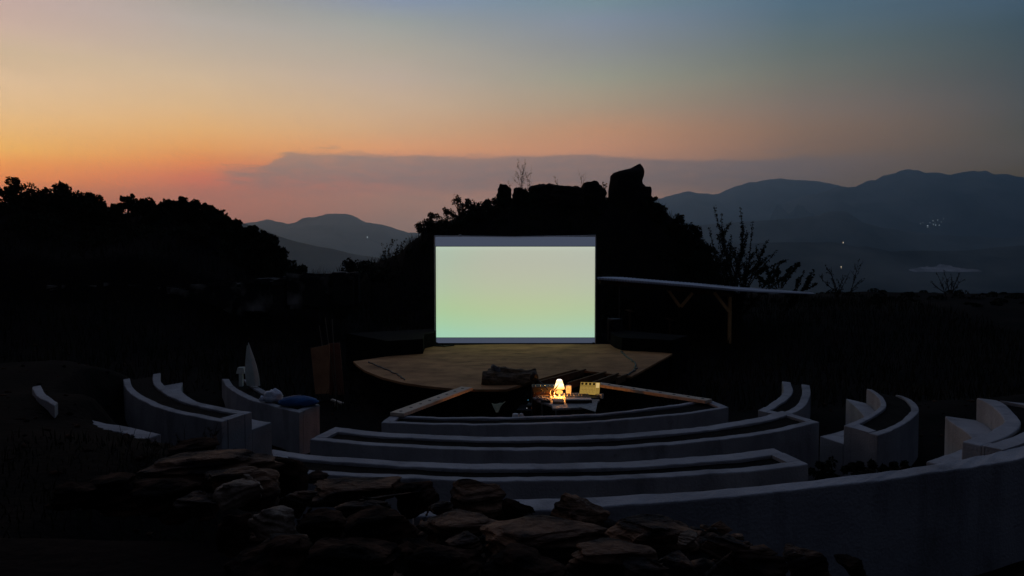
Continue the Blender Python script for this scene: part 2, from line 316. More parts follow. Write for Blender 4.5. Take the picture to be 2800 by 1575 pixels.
# ------------------------------------------------------------------ terrain
def sst(v, a, b):
    t = np.clip((v - a) / (b - a), 0, 1); return t * t * (3 - 2 * t)
MC = (0.05, 13.1)
MOUND = [(820, 690), (860, 674), (910, 664), (960, 652), (1005, 634), (1035, 604), (1070, 578), (1120, 556), (1200, 518), (1250, 508), (1330, 506), (1420, 496), (1520, 500), (1560, 488), (1640, 508), (1700, 556), (1760, 600), (1800, 640), (1850, 690)]
LEFT = [(-900, 430), (-300, 465), (0, 492), (90, 500), (130, 502), (200, 512), (250, 536), (300, 532), (350, 524), (400, 516), (500, 530), (560, 566), (620, 592), (660, 632), (700, 672), (745, 700), (800, 705), (900, 706)]
def height(x, y):
    x = np.asarray(x, float); y = np.asarray(y, float)
    r = np.hypot(x - MC[0], y - MC[1])
    bowl = np.interp(r, [0, 3.4, 5.5, 8.0, 9.0], [-2.98, -2.95, -2.72, -2.30, -2.15])
    lw = sst(-x, 2.1, 3.1) * sst(r, 6.25, 6.62)
    bowl = bowl * (1 - lw) + (-1.79 + 0.14 * sst(r, 6.6, 7.4)) * lw
    bk = np.exp(-(((x + 5.30) / 0.80) ** 2 + ((y - 8.85) / 0.75) ** 2) * 1.0)
    bk = np.minimum(1, bk * 1.5)
    bowl = bowl * (1 - bk) + (-1.66) * bk
    # heap the rocks lie on, in front of the camera
    nw = sst(-y, -4.55, -3.6) * sst(-x, -2.0, -0.9)
    bowl = bowl * (1 - nw) + (-1.5 + 0.05 * np.clip(y, 0, 4)) * nw
    far = np.interp(y, [13, 17, 22, 30, 38, 50, 400, 3000], [-2.95, -2.9, -2.75, -2.1, -1.85, -3.5, -135, -140])
    w = sst(y, 12, 16)
    h = bowl * (1 - w) + far * w
    # left hill
    lx = np.array([(p[0] - 1288) / 1983 * 27 for p in LEFT]); lz = np.array([(640 - p[1]) / 1983 * 27 - 0.22 for p in LEFT])
    lz = np.maximum(lz, -1.2)
    xa = x * 27 / np.clip(y, 25, 60); top = np.interp(xa, lx, lz)
    wl = sst(-xa, 4.0, 6.5)
    prof = np.interp(y, [13.5, 18, 21.5, 22.2, 27, 31, 45, 70], [0, 0.12, 0.35, 0.62, 1.0, 1.0, 0.5, 0])
    hill = -2.6 + (top + 2.6) * prof
    h = np.where(y < 45, np.maximum(h, h * (1 - wl) + hill * wl), h)
    # rocky mound behind the screen
    mx = np.array([(p[0] - 1288) / 1983 * 32 for p in MOUND]); mz = np.array([(640 - p[1]) / 1983 * 32 - 0.1 for p in MOUND])
    mt = np.interp(x, mx, mz)
    mp = np.exp(-((y - 32) / 4.6) ** 2)
    mw = sst(x, mx[0], mx[1]) * (1 - sst(x, mx[-3], mx[-1]))
    h = np.where((y < 48) & (mw > 0), np.maximum(h, -3.2 + (mt + 3.2) * mp * mw), h)
    near = np.exp(-np.maximum(y - 20, 0) / 60.0)
    h = h + fbm(x, y, 2.2, 4, 5) * 0.10 + fbm(x, y, 7, 3, 9) * 0.25 * sst(y, 20, 26)
    return h
def gz(x, y): return float(height(np.array([x]), np.array([y]))[0])

xs = np.concatenate([-np.geomspace(1500, 32, 26), np.arange(-31, -8, 0.45), np.arange(-8, 8, 0.14), np.arange(8, 31, 0.45), np.geomspace(32, 1500, 26)])
ys = np.concatenate([[-300, -120, -50, -20, -8, -3], np.arange(-1, 14, 0.14), np.arange(14, 45, 0.35), np.geomspace(46, 3000, 44)])
X, Y = np.meshgrid(xs, ys); H = height(X, Y)
V = np.stack([X.ravel(), Y.ravel(), H.ravel()], 1)
nx, ny = len(xs), len(ys)
ii = (np.arange(ny - 1)[:, None] * nx + np.arange(nx - 1)[None]).ravel()
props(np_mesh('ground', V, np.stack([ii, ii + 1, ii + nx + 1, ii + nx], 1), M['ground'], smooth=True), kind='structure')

# valley floor and mountains
VZ = -118.0
vx = np.linspace(-8300, 8300, 90); vy = np.linspace(600, 9900, 80)
X, Y = np.meshgrid(vx, vy); H = VZ + fbm(X, Y, 900, 4, 3) * 16
ii = (np.arange(79)[:, None] * 90 + np.arange(89)[None]).ravel()
props(np_mesh('valley', np.stack([X.ravel(), Y.ravel(), H.ravel()], 1), np.stack([ii, ii + 1, ii + 91, ii + 90], 1), M['valley'], smooth=True), kind='structure')

def z2(l, x0, y0, s): return [((x0 + a / s), (y0 + b / s)) for a, b in l]
def ridge(name, pts, depth, front, back, amp, seed, n=420, m=44):
    """a mountain range whose crest passes the given skyline at its own distance"""
    px = np.array([p[0] for p in pts]); py = np.array([p[1] for p in pts])
    P = [pd(a, b, depth) for a, b in zip(px, py)]
    cx = np.array([p.x for p in P]); cz = np.array([p.z for p in P])
    xs = np.linspace(cx[0], cx[-1], n); top = np.interp(xs, cx, cz)
    k = np.ones(5) / 5; top = np.convolve(np.pad(top, 2, 'edge'), k, 'valid')
    top = top + fbm(xs, xs * 0, 160, 4, seed) * amp * 0.16
    t = np.linspace(-1, 1, m)                                   # -1 foot in front, 0 crest, 1 foot behind
    XX, TT = np.meshgrid(xs, t)
    YY = depth + np.where(TT < 0, TT * front, TT * back) + fbm(XX, TT * 800, 900, 2, seed + 3) * 240 * (np.abs(TT) < 0.99) * np.abs(TT)
    fall = (1 - np.abs(TT)) ** 1.25
    base = VZ - 12
    ZZ = base + (top[None] - base) * fall + fbm(XX + YY * 0.3, YY, 620, 5, seed + 7) * amp * np.minimum(1, np.abs(TT) * 4) * (1 - np.abs(TT)) * 2
    # never let the slopes in front stick out above the crest as seen from the theatre
    ZZ = np.where(TT < 0, np.minimum(ZZ, top[None] / depth * YY - 4 * (1 - fall)), ZZ)
    ii = (np.arange(m - 1)[:, None] * n + np.arange(n - 1)[None]).ravel()
    props(np_mesh(name, np.stack([XX.ravel(), YY.ravel(), ZZ.ravel()], 1), np.stack([ii, ii + 1, ii + n + 1, ii + n], 1), M['mount'], smooth=True), kind='structure')
    return xs, YY, ZZ
A1 = z2([(-900, 760), (-300, 700), (310, 665), (350, 658), (400, 648), (440, 637), (500, 655), (590, 673), (650, 660), (700, 640), (740, 615), (850, 608), (900, 600), (1000, 588), (1100, 583), (1160, 588), (1220, 615), (1290, 648), (1400, 678), (1500, 700), (1600, 732), (1650, 750), (1740, 750), (1900, 790), (2400, 860), (3200, 930)], 600, 400, 3.22)
A2 = z2([(-800, 560), (0, 600), (340, 700), (450, 745), (600, 800), (700, 830), (850, 865), (1000, 890), (1130, 930), (1250, 955), (1500, 985), (2200, 1000)], 600, 400, 3.22)
B1 = z2([(-900, 260), (0, 210), (640, 140), (740, 130), (850, 115), (950, 85), (1010, 68), (1060, 78), (1110, 97), (1200, 105), (1290, 97), (1400, 50), (1500, 15), (1570, -5)], 1600, 500, 3.623) + z2([(0, 300), (130, 285), (200, 300), (330, 318), (500, 335), (600, 355), (700, 380), (900, 420), (1400, 520), (2200, 640)], 2100, 400, 3.623)
B2 = z2([(100, 560), (450, 440), (700, 383), (780, 385), (850, 380), (920, 350), (1000, 305), (1050, 308), (1150, 262), (1270, 235), (1350, 207), (1450, 207), (1520, 237), (1640, 225), (1750, 240), (1950, 240), (2010, 230), (2060, 235), (2120, 222), (2200, 255), (2350, 262), (2450, 280), (2536, 300), (2800, 330), (3400, 420)], 2100, 400, 3.623)
B3 = z2([(-1500, 820), (-1000, 760), (-500, 740), (0, 715), (300, 705), (450, 690), (560, 645), (620, 630), (720, 626), (760, 640), (830, 680), (900, 740), (1100, 800), (1500, 850), (2000, 880), (2800, 900)], 2100, 400, 3.623)
B4 = z2([(-1500, 1000), (0, 945), (600, 935), (850, 985), (950, 975), (1050, 1010), (1200, 1040), (1500, 1030), (2000, 1035), (2200, 1010), (2536, 970), (3300, 930)], 2100, 400, 3.623)
ridge('far_mountain', A1, 7600, 2300, 1200, 130, 11)
ridge('sloping_ridge', A2, 2700, 800, 800, 30, 23)
ridge('pale_mountain', B1, 8600, 2400, 900, 150, 31)
ridge('broad_mountain', B2, 7000, 2400, 1400, 170, 47)
ridge('middle_hills', B3, 4400, 1000, 900, 70, 59)
LOW = ridge('low_hills', B4, 2900, 600, 700, 34, 61)

# pale quarry floor far down on the right
q = [(2285, 680), (2330, 671), (2352, 672), (2368, 665), (2385, 668), (2400, 673), (2425, 676), (2452, 678), (2470, 683), (2420, 684), (2350, 684), (2310, 683)]
def on_low(px, py):
    """where the sight line through a picture point meets the low hills"""
    xs_, YY, ZZ = LOW
    for d in np.arange(2250, 2900, 4.0):
        p = qd(px, py, d); k = int(np.clip(np.searchsorted(xs_, p.x), 1, len(xs_) - 1)); f = (p.x - xs_[k - 1]) / (xs_[k] - xs_[k - 1])
        za = np.interp(d, YY[:22, k - 1], ZZ[:22, k - 1]); zb_ = np.interp(d, YY[:22, k], ZZ[:22, k])
        if za * (1 - f) + zb_ * f > p.z: return p
    return qd(px, py, 2800)
M['quarry'] = mat('pale_quarry', (0.25, 0.24, 0.24), 0.95, (0.55, 0.53, 0.53), 0.03, spec=0.05)
qt = [(2285, 679.5), (2330, 671), (2352, 672), (2368, 665), (2385, 668), (2400, 673), (2425, 676), (2452, 678), (2472, 682)]
gx = np.linspace(2286, 2470, 60); tp = np.interp(gx, [p[0] for p in qt], [p[1] for p in qt]) + np.array([rnd.uniform(-2.2, 1.5) for _ in gx]); bt = 684.0 - 4.0 * np.clip((2300 - gx) / 15, 0, 1)
vs = []; fs = []
for i in range(60):
    for j in range(6):
        p = on_low(gx[i], tp[i] + (bt[i] - tp[i]) * j / 5); vs.append((p.x * .9985, p.y * .9985, p.z * .9985 + 0.4))
for i in range(59):
    for j in range(5): k = i * 6 + j; fs.append((k, k + 1, k + 7, k + 6))
props(mesh_obj('quarry', vs, fs, M['quarry'], smooth=True), kind='structure')

# village lamps far away
LG = emit('village_lamp_glow', (0.75, 0.9, 1.0), 0.9)
LW = emit('warm_village_lamp_glow', (1.0, 0.8, 0.55), 1.3)
def lamp_ball(px, py, d, r, m, label, group):
    c = qd(px, py, d); mb = MB()
    mb.lathe(c, [(0.01, -r), (r * .7, -r * .7), (r, 0), (r * .7, r * .7), (0.01, r)], 8)
    mb.tube([(c.x, c.y, c.z - r * 4), (c.x, c.y, c.z - r)], r * .12, 5)
    solo('street_lamp', mb, m, label, 'lamp', loc=tuple(c), group=group)
VG = 'village lamps on the far mountainside'
VL = ['brightest village lamp, lowest left in the cluster on the far right mountainside', 'faint lamp in the middle of the village cluster', 'faint village lamp between the middle one and the bright right one', 'second brightest village lamp, lower right of the cluster',
      'faint village lamp above the middle of the cluster', 'small village lamp at the upper right of the cluster', 'dim village lamp just above left of the brightest one', 'dim village lamp at the right edge of the cluster',
      'dim village lamp left of the brightest one', 'faintest village lamp at the far left end of the cluster', 'faint village lamp standing topmost right of the cluster', 'pin-sized village lamp in the very centre of the cluster']
for i, (a, b, r) in enumerate([(2333.6, 568, 4.2), (2348, 564, 2.6), (2354, 566, 2.6), (2363, 566, 3.2), (2347, 555, 2.6), (2359, 553, 2.2), (2339, 560, 1.8), (2368, 558, 2.0), (2322, 560, 1.8), (2316, 562, 1.5), (2374, 550, 1.7), (2352, 560, 1.6)]):
    lamp_ball(a, b, 4250, r * 0.55, LG, VL[i], VG)
lamp_ball(2121, 609.5, 2700, 1.5, LW, 'lone warm lamp glowing on the dark low hills at right', None)
lamp_ball(2116, 671, 2250, 1.2, LW, 'lone warm lamp just above the twiggy bush right of the shed roof', None)
lamp_ball(924, 596.5, 5200, 3.2, LG, 'single bright lamp halfway down the far mountain left of the screen', None)

# ------------------------------------------------------------------ curved benches
def catmull(P, n):
    P = [np.array(p[:2], float) for p in P]; P = [2 * P[0] - P[1]] + P + [2 * P[-1] - P[-2]]
    out = []; segs = len(P) - 3
    for i in range(n):
        t = i / (n - 1) * segs; k = min(int(t), segs - 1); u = t - k
        a, b, c, d = P[k:k + 4]
        out.append(0.5 * ((2 * b) + (c - a) * u + (2 * a - 5 * b + 4 * c - d) * u * u + (3 * b - a - 3 * c + d) * u ** 3))
    out = np.array(out)
    for _ in range(3): out[1:-1] = (out[:-2] + 2 * out[1:-1] + out[2:]) / 4
    return out
def arcfit(pts, e0, e1, z, n):
    P = np.array([tuple(pz(*p, z))[:2] for p in pts])
    s = np.linalg.lstsq(np.c_[2 * P, np.ones(len(P))], (P ** 2).sum(1), rcond=None)[0]; c = s[:2]; r = math.sqrt(s[2] + c @ c)
    a = [math.atan2(*(np.array(tuple(pz(*e, z))[:2]) - c)[::-1]) for e in (e0, e1)]
    t = np.linspace(a[0], a[1], n); return np.stack([c[0] + r * np.cos(t), c[1] + r * np.sin(t)], 1)
def sweep(mb, A, B, zt, zb):
    """a wall between two plan curves"""
    n = len(A); vs = []
    for a, b in zip(A, B):
        j = noise.noise(Vector((a[0] * 2.1, a[1] * 2.1, zt))) * 0.010 + noise.noise(Vector((a[0] * 9, a[1] * 9, zt))) * 0.005
        k = noise.noise(Vector((a[0] * 5, a[1] * 5, zt + 7))) * 0.008; k2 = noise.noise(Vector((b[0] * 5, b[1] * 5, zt + 9))) * 0.008
        vs += [(a[0] + k, a[1] + k, zt + j), (b[0] + k2, b[1] - k2, zt + j), (b[0], b[1], zb), (a[0], a[1], zb)]
    fs = []
    for i in range(n - 1):
        o = i * 4; q_ = o + 4
        for k in range(4): fs.append((o + k, o + (k + 1) % 4, q_ + (k + 1) % 4, q_ + k))
    fs += [(3, 2, 1, 0), (n * 4 - 4, n * 4 - 3, n * 4 - 2, n * 4 - 1)]
    mb.add(vs, fs)
def bench(O, I, z, label, wo=0.13, wi=0.2, we=0.15, seat=True, ends=(True, True), drop=0.7, soil=0.03, group='curved concrete benches of the theatre', seat_w=0.45):
    n = len(O); D = I - O; L = np.linalg.norm(D, axis=1, keepdims=True); D = D / L
    c = O[n // 2]
    t = thing('curved_bench', (c[0], c[1], z - drop), label, 'bench', group)
    zb = z - drop - 0.5
    O1 = O + D * wo; I1 = I - D * wi
    mb = MB(); sweep(mb, O, O1, z, zb); part('back_wall', mb, M['concrete'], t, bevel=0.012)
    mb = MB(); sweep(mb, I1, I, z, zb); part('backrest', mb, M['concrete'], t, bevel=0.012)
    s = np.r_[0, np.cumsum(np.linalg.norm(np.diff(O1, axis=0), axis=1))]
    k0 = 0; k1 = n
    def cut(C, d0, d1):
        return np.stack([np.interp(np.linspace(d0, d1, 3), s, C[:, k]) for k in (0, 1)], 1)
    for e, (d0, d1) in zip(ends, ((0, we), (s[-1] - we, s[-1]))):
        if e:
            mb = MB(); sweep(mb, cut(O1, d0, d1), cut(I1, d0, d1), z, zb); part('end_wall', mb, M['concrete'], t)
    mb = MB(); a0 = we if ends[0] else 0; a1 = s[-1] - (we if ends[1] else 0)
    tt = np.linspace(a0, a1, n); f = lambda C: np.stack([np.interp(tt, s, C[:, k]) for k in (0, 1)], 1)
    sweep(mb, f(O1), f(I1), z - soil, zb); part('soil_filling', mb, M['soil'], t)
    if seat:
        mb = MB(); sweep(mb, I, I + D * seat_w, z - 0.23, zb); part('seat', mb, M['concrete'], t, bevel=0.012)
    return t
Z3 = lambda l, x0, y0: [(x0 + a / 3.623, y0 + b / 3.623) for a, b in l]
zA, zB, zC, zD = -2.28, -2.05, -1.80, -1.50
bench(arcfit([(1993, 1113.6), (1793, 1139.8), (1600, 1155), (1042, 1154), (1259, 1162.4), (1498, 1157.8)], (1042, 1155), (1993, 1113.4), zA, 110),
      arcfit([(1600, 1131.5), (1793, 1109.5), (1901, 1098), (1151, 1137), (1250, 1141), (1502, 1137), (1749, 1118)], (1078, 1131), (1946, 1092), zA, 110), zA,
      'innermost concrete bench, carrying the two planks at the pit', wo=0.1, wi=0.1, seat=False, soil=0.03)
bench(arcfit([(846, 1201), (1010.6, 1213.7), (1290, 1232), (1400, 1233.9), (1710.6, 1223), (2021, 1190), (2251, 1155)], (846, 1201), (2251, 1155), zB, 130),
      arcfit([(914, 1168.6), (1041.6, 1178), (1259, 1190), (1400, 1195), (1710.6, 1184), (2021, 1150)], (914, 1168.6), (2175, 1129), zB, 130), zB,
      'longest curved concrete bench in the middle, directly behind the plank-bearing one', soil=0.03)
bench(arcfit([(846, 1293), (1010.6, 1305), (1259, 1314.6), (1400, 1316), (1710.6, 1305), (2021, 1286.6), (2200, 1275.8)], (770, 1283), (2219, 1273), zC, 110),
      arcfit([(777.6, 1233.9), (1010.6, 1254), (1259, 1265), (1400, 1268), (1710.6, 1260), (2021, 1233.9), (2114, 1227)], (740, 1230), (2125, 1228), zC, 110), zC,
      'curved concrete bench whose left end disappears behind the foreground rocks', soil=0.03)
# the long outer retaining wall
Di = arcfit([(1400, 1364), (1710.6, 1356.5), (2021, 1333), (2218.7, 1311.6), (2431, 1285), (2743, 1231.5)], (1130, 1368), (2960, 1176), zD, 140)
Do = arcfit([(1648, 1384.5), (2021, 1356.5), (2200, 1336), (2376, 1317), (2790, 1253.6)], (1130, 1395), (2960, 1222), zD, 140)
mb = MB(); sweep(mb, Do, Di, zD, -3.0)
solo('retaining_wall', mb, M['concrete'], 'long pale concrete wall sweeping from the foreground rocks out at lower right', 'wall', bevel=0.012)

def lip(pts, z, n=44): return catmull([tuple(pz(*p, z)) for p in pts], n)
z = -2.38
bench(lip([(2149, 1139), (2186, 1121), (2208, 1100), (2217, 1075), (2214, 1052)], z), lip([(2072.5, 1122), (2105, 1103), (2131, 1086), (2143, 1066), (2138, 1043)], z), z,
      'narrow concrete trough bench right of the pit, ends hooking away to the rear', wo=0.15, wi=0.17, seat=False, ends=(True, False), soil=0.03)
z = -2.05
bench(lip([(2399.5, 1189), (2431, 1180.5), (2459, 1167), (2492, 1146), (2511, 1128), (2511, 1112), (2497.5, 1096), (2470, 1083)], z),
      lip([(2307, 1162), (2362, 1141), (2395, 1122), (2408, 1106), (2402, 1090), (2388, 1075), (2369, 1062)], z), z,
      'bench with a low pale seat right of the longest bench, beside the dark shrub', wi=0.13, wo=0.14, seat_w=0.42, ends=(True, False), soil=0.03)
z = zD + 0.004
bench(lip([(2742, 1231), (2830, 1200), (2885, 1165), (2880, 1130), (2840, 1108), (2779, 1101)], z),
      lip([(2628.6, 1207), (2688, 1188), (2728, 1167), (2744, 1149), (2735, 1130), (2705, 1106), (2671, 1088)], z), z,
      'broad seated bench at the far right, joining the long retaining wall', wi=0.16, wo=0.14, ends=(True, False), soil=0.03, seat_w=0.30)
z = -2.05
bench(lip([(605, 1153), (524, 1137), (469, 1126), (414, 1106.7), (370, 1084.6), (344, 1062), (336, 1036)], z),
      lip([(689, 1126), (625, 1117), (560, 1103), (508, 1087), (466, 1066), (440, 1043), (440, 1020)], z), z,
      'largest concrete bench on the left, its trough open to the rear and streaked in front', wi=0.16, wo=0.13, ends=(True, False), soil=0.03)
z = -2.28
bench(lip([(817, 1128), (757, 1112), (693, 1095.6), (650, 1077), (620, 1056), (607, 1036)], z),
      lip([(874, 1106), (803.6, 1091.5), (748, 1078), (712, 1060), (682, 1036)], z), z,
      'left concrete bench with the white and the blue bag lying on its end', wi=0.12, wo=0.13, ends=(True, False), seat=False, soil=0.03)
z = -1.80
bench(lip([(350, 1216), (290, 1204), (200, 1186), (150, 1172)], z),
      lip([(440, 1186), (359, 1168), (295, 1157), (220, 1138)], z), z,
      'leftmost concrete bench, mostly sunk in the dark slope', seat=False, wi=0.24, wo=0.14, ends=(True, False), soil=0.1)

z = -1.56; A_ = lip([(88, 1058), (94, 1074), (116, 1092), (150, 1107)], z, 24); B_ = lip([(112, 1054), (120, 1070), (134, 1084), (158, 1100)], z, 24)
mb = MB(); sweep(mb, A_, B_, z, -2.4)
t = thing('bench_fragment', (A_[10][0], A_[10][1], -1.7), 'small pale curved piece of concrete at the far left, half buried', 'bench')
part('back_wall', mb, M['concrete'], t, bevel=0.01)
# ------------------------------------------------------------------ stage
ZS = -2.28
st = thing('stage', (0.2, 16, ZS - 0.6), 'low timber stage with a curved front edge, brown boards lit by the screen', 'stage')
left = [(966, 988), (975, 997), (997, 1013), (1045, 1032), (1107, 1047), (1155, 1054), (1200, 1059), (1245, 1063), (1290, 1064.5), (1386, 1064.5)]
rest = [(1479, 1035), (1572, 1010), (1727, 1029.5), (1839, 967)]
backp = [(1799, 962), (1700, 957), (1680, 950), (1669, 941), (1400, 940), (1190, 945), (1162, 952), (1157, 966), (1080, 971.5)]
poly = [tuple(pz(a, b, ZS))[:2] for a, b in left + rest + backp]
def deck_mesh(poly, z0, z1):
    mb = MB(); mb.prism(poly, z0, z1); return mb
part('deck', deck_mesh(poly, ZS - 0.04, ZS), M['stage'], st)
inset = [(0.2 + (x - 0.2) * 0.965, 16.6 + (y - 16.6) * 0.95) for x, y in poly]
part('plinth', MB().prism(inset, -3.3, ZS - 0.045), M['near_black'], st)
def J(z3a, z3b, zz): return [pz(1250 + a / 5.152, 950 + b / 5.152, zz) for a, b in (z3a, z3b)]
for a, b in (((1790, 350), (1130, 530)), ((2075, 385), (1560, 540)), ((2255, 408), (1840, 560)), ((2380, 420), (2250, 470))):
    p0, p1 = J(a, b, ZS - 0.04); d = (p0 - p1).normalized()
    part('joist', MB().beam(p0 + d * 0.05, p1, 0.04, 0.12), M['joist'], st)
# two seams in the boards / cables lying on them
def cable(name, pts, r, label, zz=None, m='black', wob=0.0):
    P = []
    for a, b in pts: P.append(pz(a, b, zz))
    C = catmull(P, 40); V_ = [(c[0] + wob * noise.noise(Vector((c[0] * 5, c[1] * 5, 0))), c[1], zz + r * 0.6) for c in C]
    return solo(name, MB().tube(V_, r, 6), M[m], label, 'cable')
cable('cable', [(1697, 962), (1712, 975), (1728, 988), (1739, 1000), (1736, 1014), (1716, 1027)], 0.018, 'thin dark cable curving over the right side of the stage', ZS, wob=0.06)
cable('cable', [(1005, 990), (1040, 1004), (1085, 1025), (1108, 1040)], 0.014, 'thin dark cable along the left front edge of the stage', ZS, wob=0.05)
cable('cable', [(1190, 947), (1215, 948), (1240, 946)], 0.02, 'short black cable below the left foot of the screen', ZS, wob=0.05)

# planks
def plank(a0, a1, w, label, holes):
    p0 = pz(*a0, ZS + 0.03); p1 = pz(*a1, ZS + 0.03)
    t = thing('plank', tuple((p0 + p1) / 2), label, 'plank', 'planks spanning the pit')
    part('board', MB().beam(p0, p1, w, 0.05), M['plank'], t, bevel=0.004)
    d = (p1 - p0)
    for k in range(holes):
        c = p0 + d * ((k + 0.6) / holes) + Vector((0, 0, 0.027))
        part('knot', MB().lathe(c, [(0.001, 0.004), (0.022, 0.004), (0.026, 0.0)], 10), M['black'], t)
plank((1277, 1062), (1085, 1133.5), 0.22, 'pale plank with dark knots spanning the left side of the pit', 8)
plank((1614, 1048), (1938, 1097.5), 0.19, 'long pale plank with dark knots reaching right from the laptop', 9)

# low black walls flanking the stage back
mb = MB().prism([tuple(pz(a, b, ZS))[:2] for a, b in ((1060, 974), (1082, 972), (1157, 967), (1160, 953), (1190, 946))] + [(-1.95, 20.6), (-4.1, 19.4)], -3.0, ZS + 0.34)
solo('low_wall', mb, M['near_black'], 'low black wall at the left back corner of the stage', 'wall')
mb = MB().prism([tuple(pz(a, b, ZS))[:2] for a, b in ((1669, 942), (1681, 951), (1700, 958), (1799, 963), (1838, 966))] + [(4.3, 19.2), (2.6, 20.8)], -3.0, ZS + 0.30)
solo('low_wall', mb, M['near_black'], 'low black wall at the right back corner of the stage', 'wall')
sp = thing('speaker', tuple(pz(1676, 940, ZS)), 'black box speaker standing right of the screen', 'speaker')
c = pz(1676, 936, ZS) + Vector((0.06, 0, 0))
part('cabinet', MB().box(c + Vector((0, 0.1, 0.31)), (0.3, 0.3, 0.6), (0, 0, 0.4)), M['black'], sp, bevel=0.015)
part('grille', MB().box(c + Vector((-0.065, -0.045, 0.31)), (0.24, 0.012, 0.52), (0, 0, 0.4)), M['black'], sp)

# ------------------------------------------------------------------ projection screen
SD = 20.05
sc = thing('projection_screen', (0.2, SD, ZS), 'large glowing projection screen standing at the back of the stage', 'screen')
def S(px, py, d=SD): return pd(px, py, d)
x0 = S(1189, 900).x; x1 = S(1628, 900).x; zt = S(1400, 645).z; zb = S(1400, 941).z; e0 = S(1400, 674.5).z; e1 = S(1400, 922.5).z
def vbox(mb, xa, xb, za, zb_, y0, y1): mb.box(((xa + xb) / 2, (y0 + y1) / 2, (za + zb_) / 2), (abs(xb - xa), abs(y1 - y0), abs(zb_ - za)))
me = bpy.data.materials.new('projected_light'); me.use_nodes = True; nt = me.node_tree; nt.nodes.clear(); L = nt.links
tc = nt.nodes.new('ShaderNodeTexCoord'); sx = nt.nodes.new('ShaderNodeSeparateXYZ'); L.new(tc.outputs['Generated'], sx.inputs[0])
ru = nt.nodes.new('ShaderNodeValToRGB'); rv = nt.nodes.new('ShaderNodeValToRGB')
def setr(r, pts):
    cr = r.color_ramp; cr.interpolation = 'B_SPLINE'
    cr.elements[0].position = pts[0][0]; cr.elements[0].color = (*lin(pts[0][1]), 1); cr.elements[1].position = pts[-1][0]; cr.elements[1].color = (*lin(pts[-1][1]), 1)
    for p, c in pts[1:-1]:
        e = cr.elements.new(p); e.color = (*lin(c), 1)
setr(ru, [(0, (160, 210, 188)), (0.12, (166, 208, 172)), (0.3, (180, 202, 148)), (0.5, (184, 194, 162)), (0.75, (184, 185, 170)), (0.95, (180, 184, 172)), (1, (196, 205, 192))])
setr(rv, [(0, (158, 198, 166)), (0.1, (162, 194, 158)), (0.35, (182, 188, 160)), (0.7, (186, 190, 164)), (1, (176, 186, 170))])
L.new(sx.outputs[2], ru.inputs[0]); 
nz = nt.nodes.new('ShaderNodeTexNoise'); nz.inputs['Scale'].default_value = 1.6; nz.inputs['Detail'].default_value = 1.5; L.new(tc.outputs['Generated'], nz.inputs['Vector'])
ma = nt.nodes.new('ShaderNodeMath'); ma.operation = 'MULTIPLY_ADD'; L.new(nz.outputs[0], ma.inputs[0]); ma.inputs[1].default_value = 0.3; L.new(sx.outputs[0], ma.inputs[2])
mb_ = nt.nodes.new('ShaderNodeMath'); mb_.operation = 'SUBTRACT'; L.new(ma.outputs[0], mb_.inputs[0]); mb_.inputs[1].default_value = 0.15; L.new(mb_.outputs[0], rv.inputs[0])
mx = nt.nodes.new('ShaderNodeMix'); mx.data_type = 'RGBA'; mx.inputs[0].default_value = 0.32; L.new(ru.outputs[0], mx.inputs[6]); L.new(rv.outputs[0], mx.inputs[7])
em = nt.nodes.new('ShaderNodeEmission'); em.inputs[1].default_value = 1.0; L.new(mx.outputs[2], em.inputs[0])
oo = nt.nodes.new('ShaderNodeOutputMaterial'); L.new(em.outputs[0], oo.inputs[0])
mb = MB(); vbox(mb, x0 + 0.035, x1 - 0.02, e1, e0, SD - 0.006, SD + 0.006); part('lit_picture', mb, me, sc)
mb = MB(); vbox(mb, x0 + 0.02, x1 - 0.015, e0 + 0.015, zt - 0.02, SD - 0.005, SD + 0.005); part('top_border', mb, M['band'], sc)
mb = MB(); vbox(mb, x0 + 0.02, x1 - 0.015, zb + 0.03, e1 - 0.012, SD - 0.005, SD + 0.005); part('bottom_border', mb, M['band'], sc)
mb = MB(); vbox(mb, x0 - 0.005, x1 + 0.005, zb, zt - 0.03, SD + 0.010, SD + 0.05); part('backing', mb, M['black'], sc)
FR = mat('frame_tube', (0.6, 0.6, 0.62), 0.5, (0.7, 0.7, 0.7), 9, metal=0.4)
mb = MB(); mb.tube([(x0, SD, zt), ((x0 + x1) / 2, SD, zt - 0.025), (x1, SD, zt + 0.01)], 0.012, 8); part('top_bar', mb, FR, sc)
for xx in (x0, x1): part('side_pole', MB().tube([(xx, SD, ZS), (xx, SD, zt)], 0.012, 8), FR, sc)
part('bottom_bar', MB().tube([(x0, SD, zb + 0.012), (x1, SD, zb + 0.02)], 0.014, 8), M['black'], sc)
part('hook', MB().lathe((S(1258, 645).x, SD, zt + 0.0), [(0.05, -0.01), (0.05, 0.01), (0.02, 0.035), (0.001, 0.04)], 10), M['metal'], sc)
for xx in (x0 + 0.05, x1 - 0.05): part('foot', MB().beam((xx, SD - 0.05, ZS + 0.02), (xx, SD + 0.8, ZS + 0.02), 0.05, 0.04), M['black'], sc)

# ------------------------------------------------------------------ shed with corrugated roof
SH = thing('shed', tuple(pd(1900, 930, 24)), 'open timber shed with a flat corrugated metal roof right of the screen', 'shed')
rf = [qd(1498, 697.5, 22.2), qd(1840, 731.5, 23.6), qd(2052, 740.5, 28.5), qd(1840, 724, 28.2), qd(1590, 701, 27.6)]
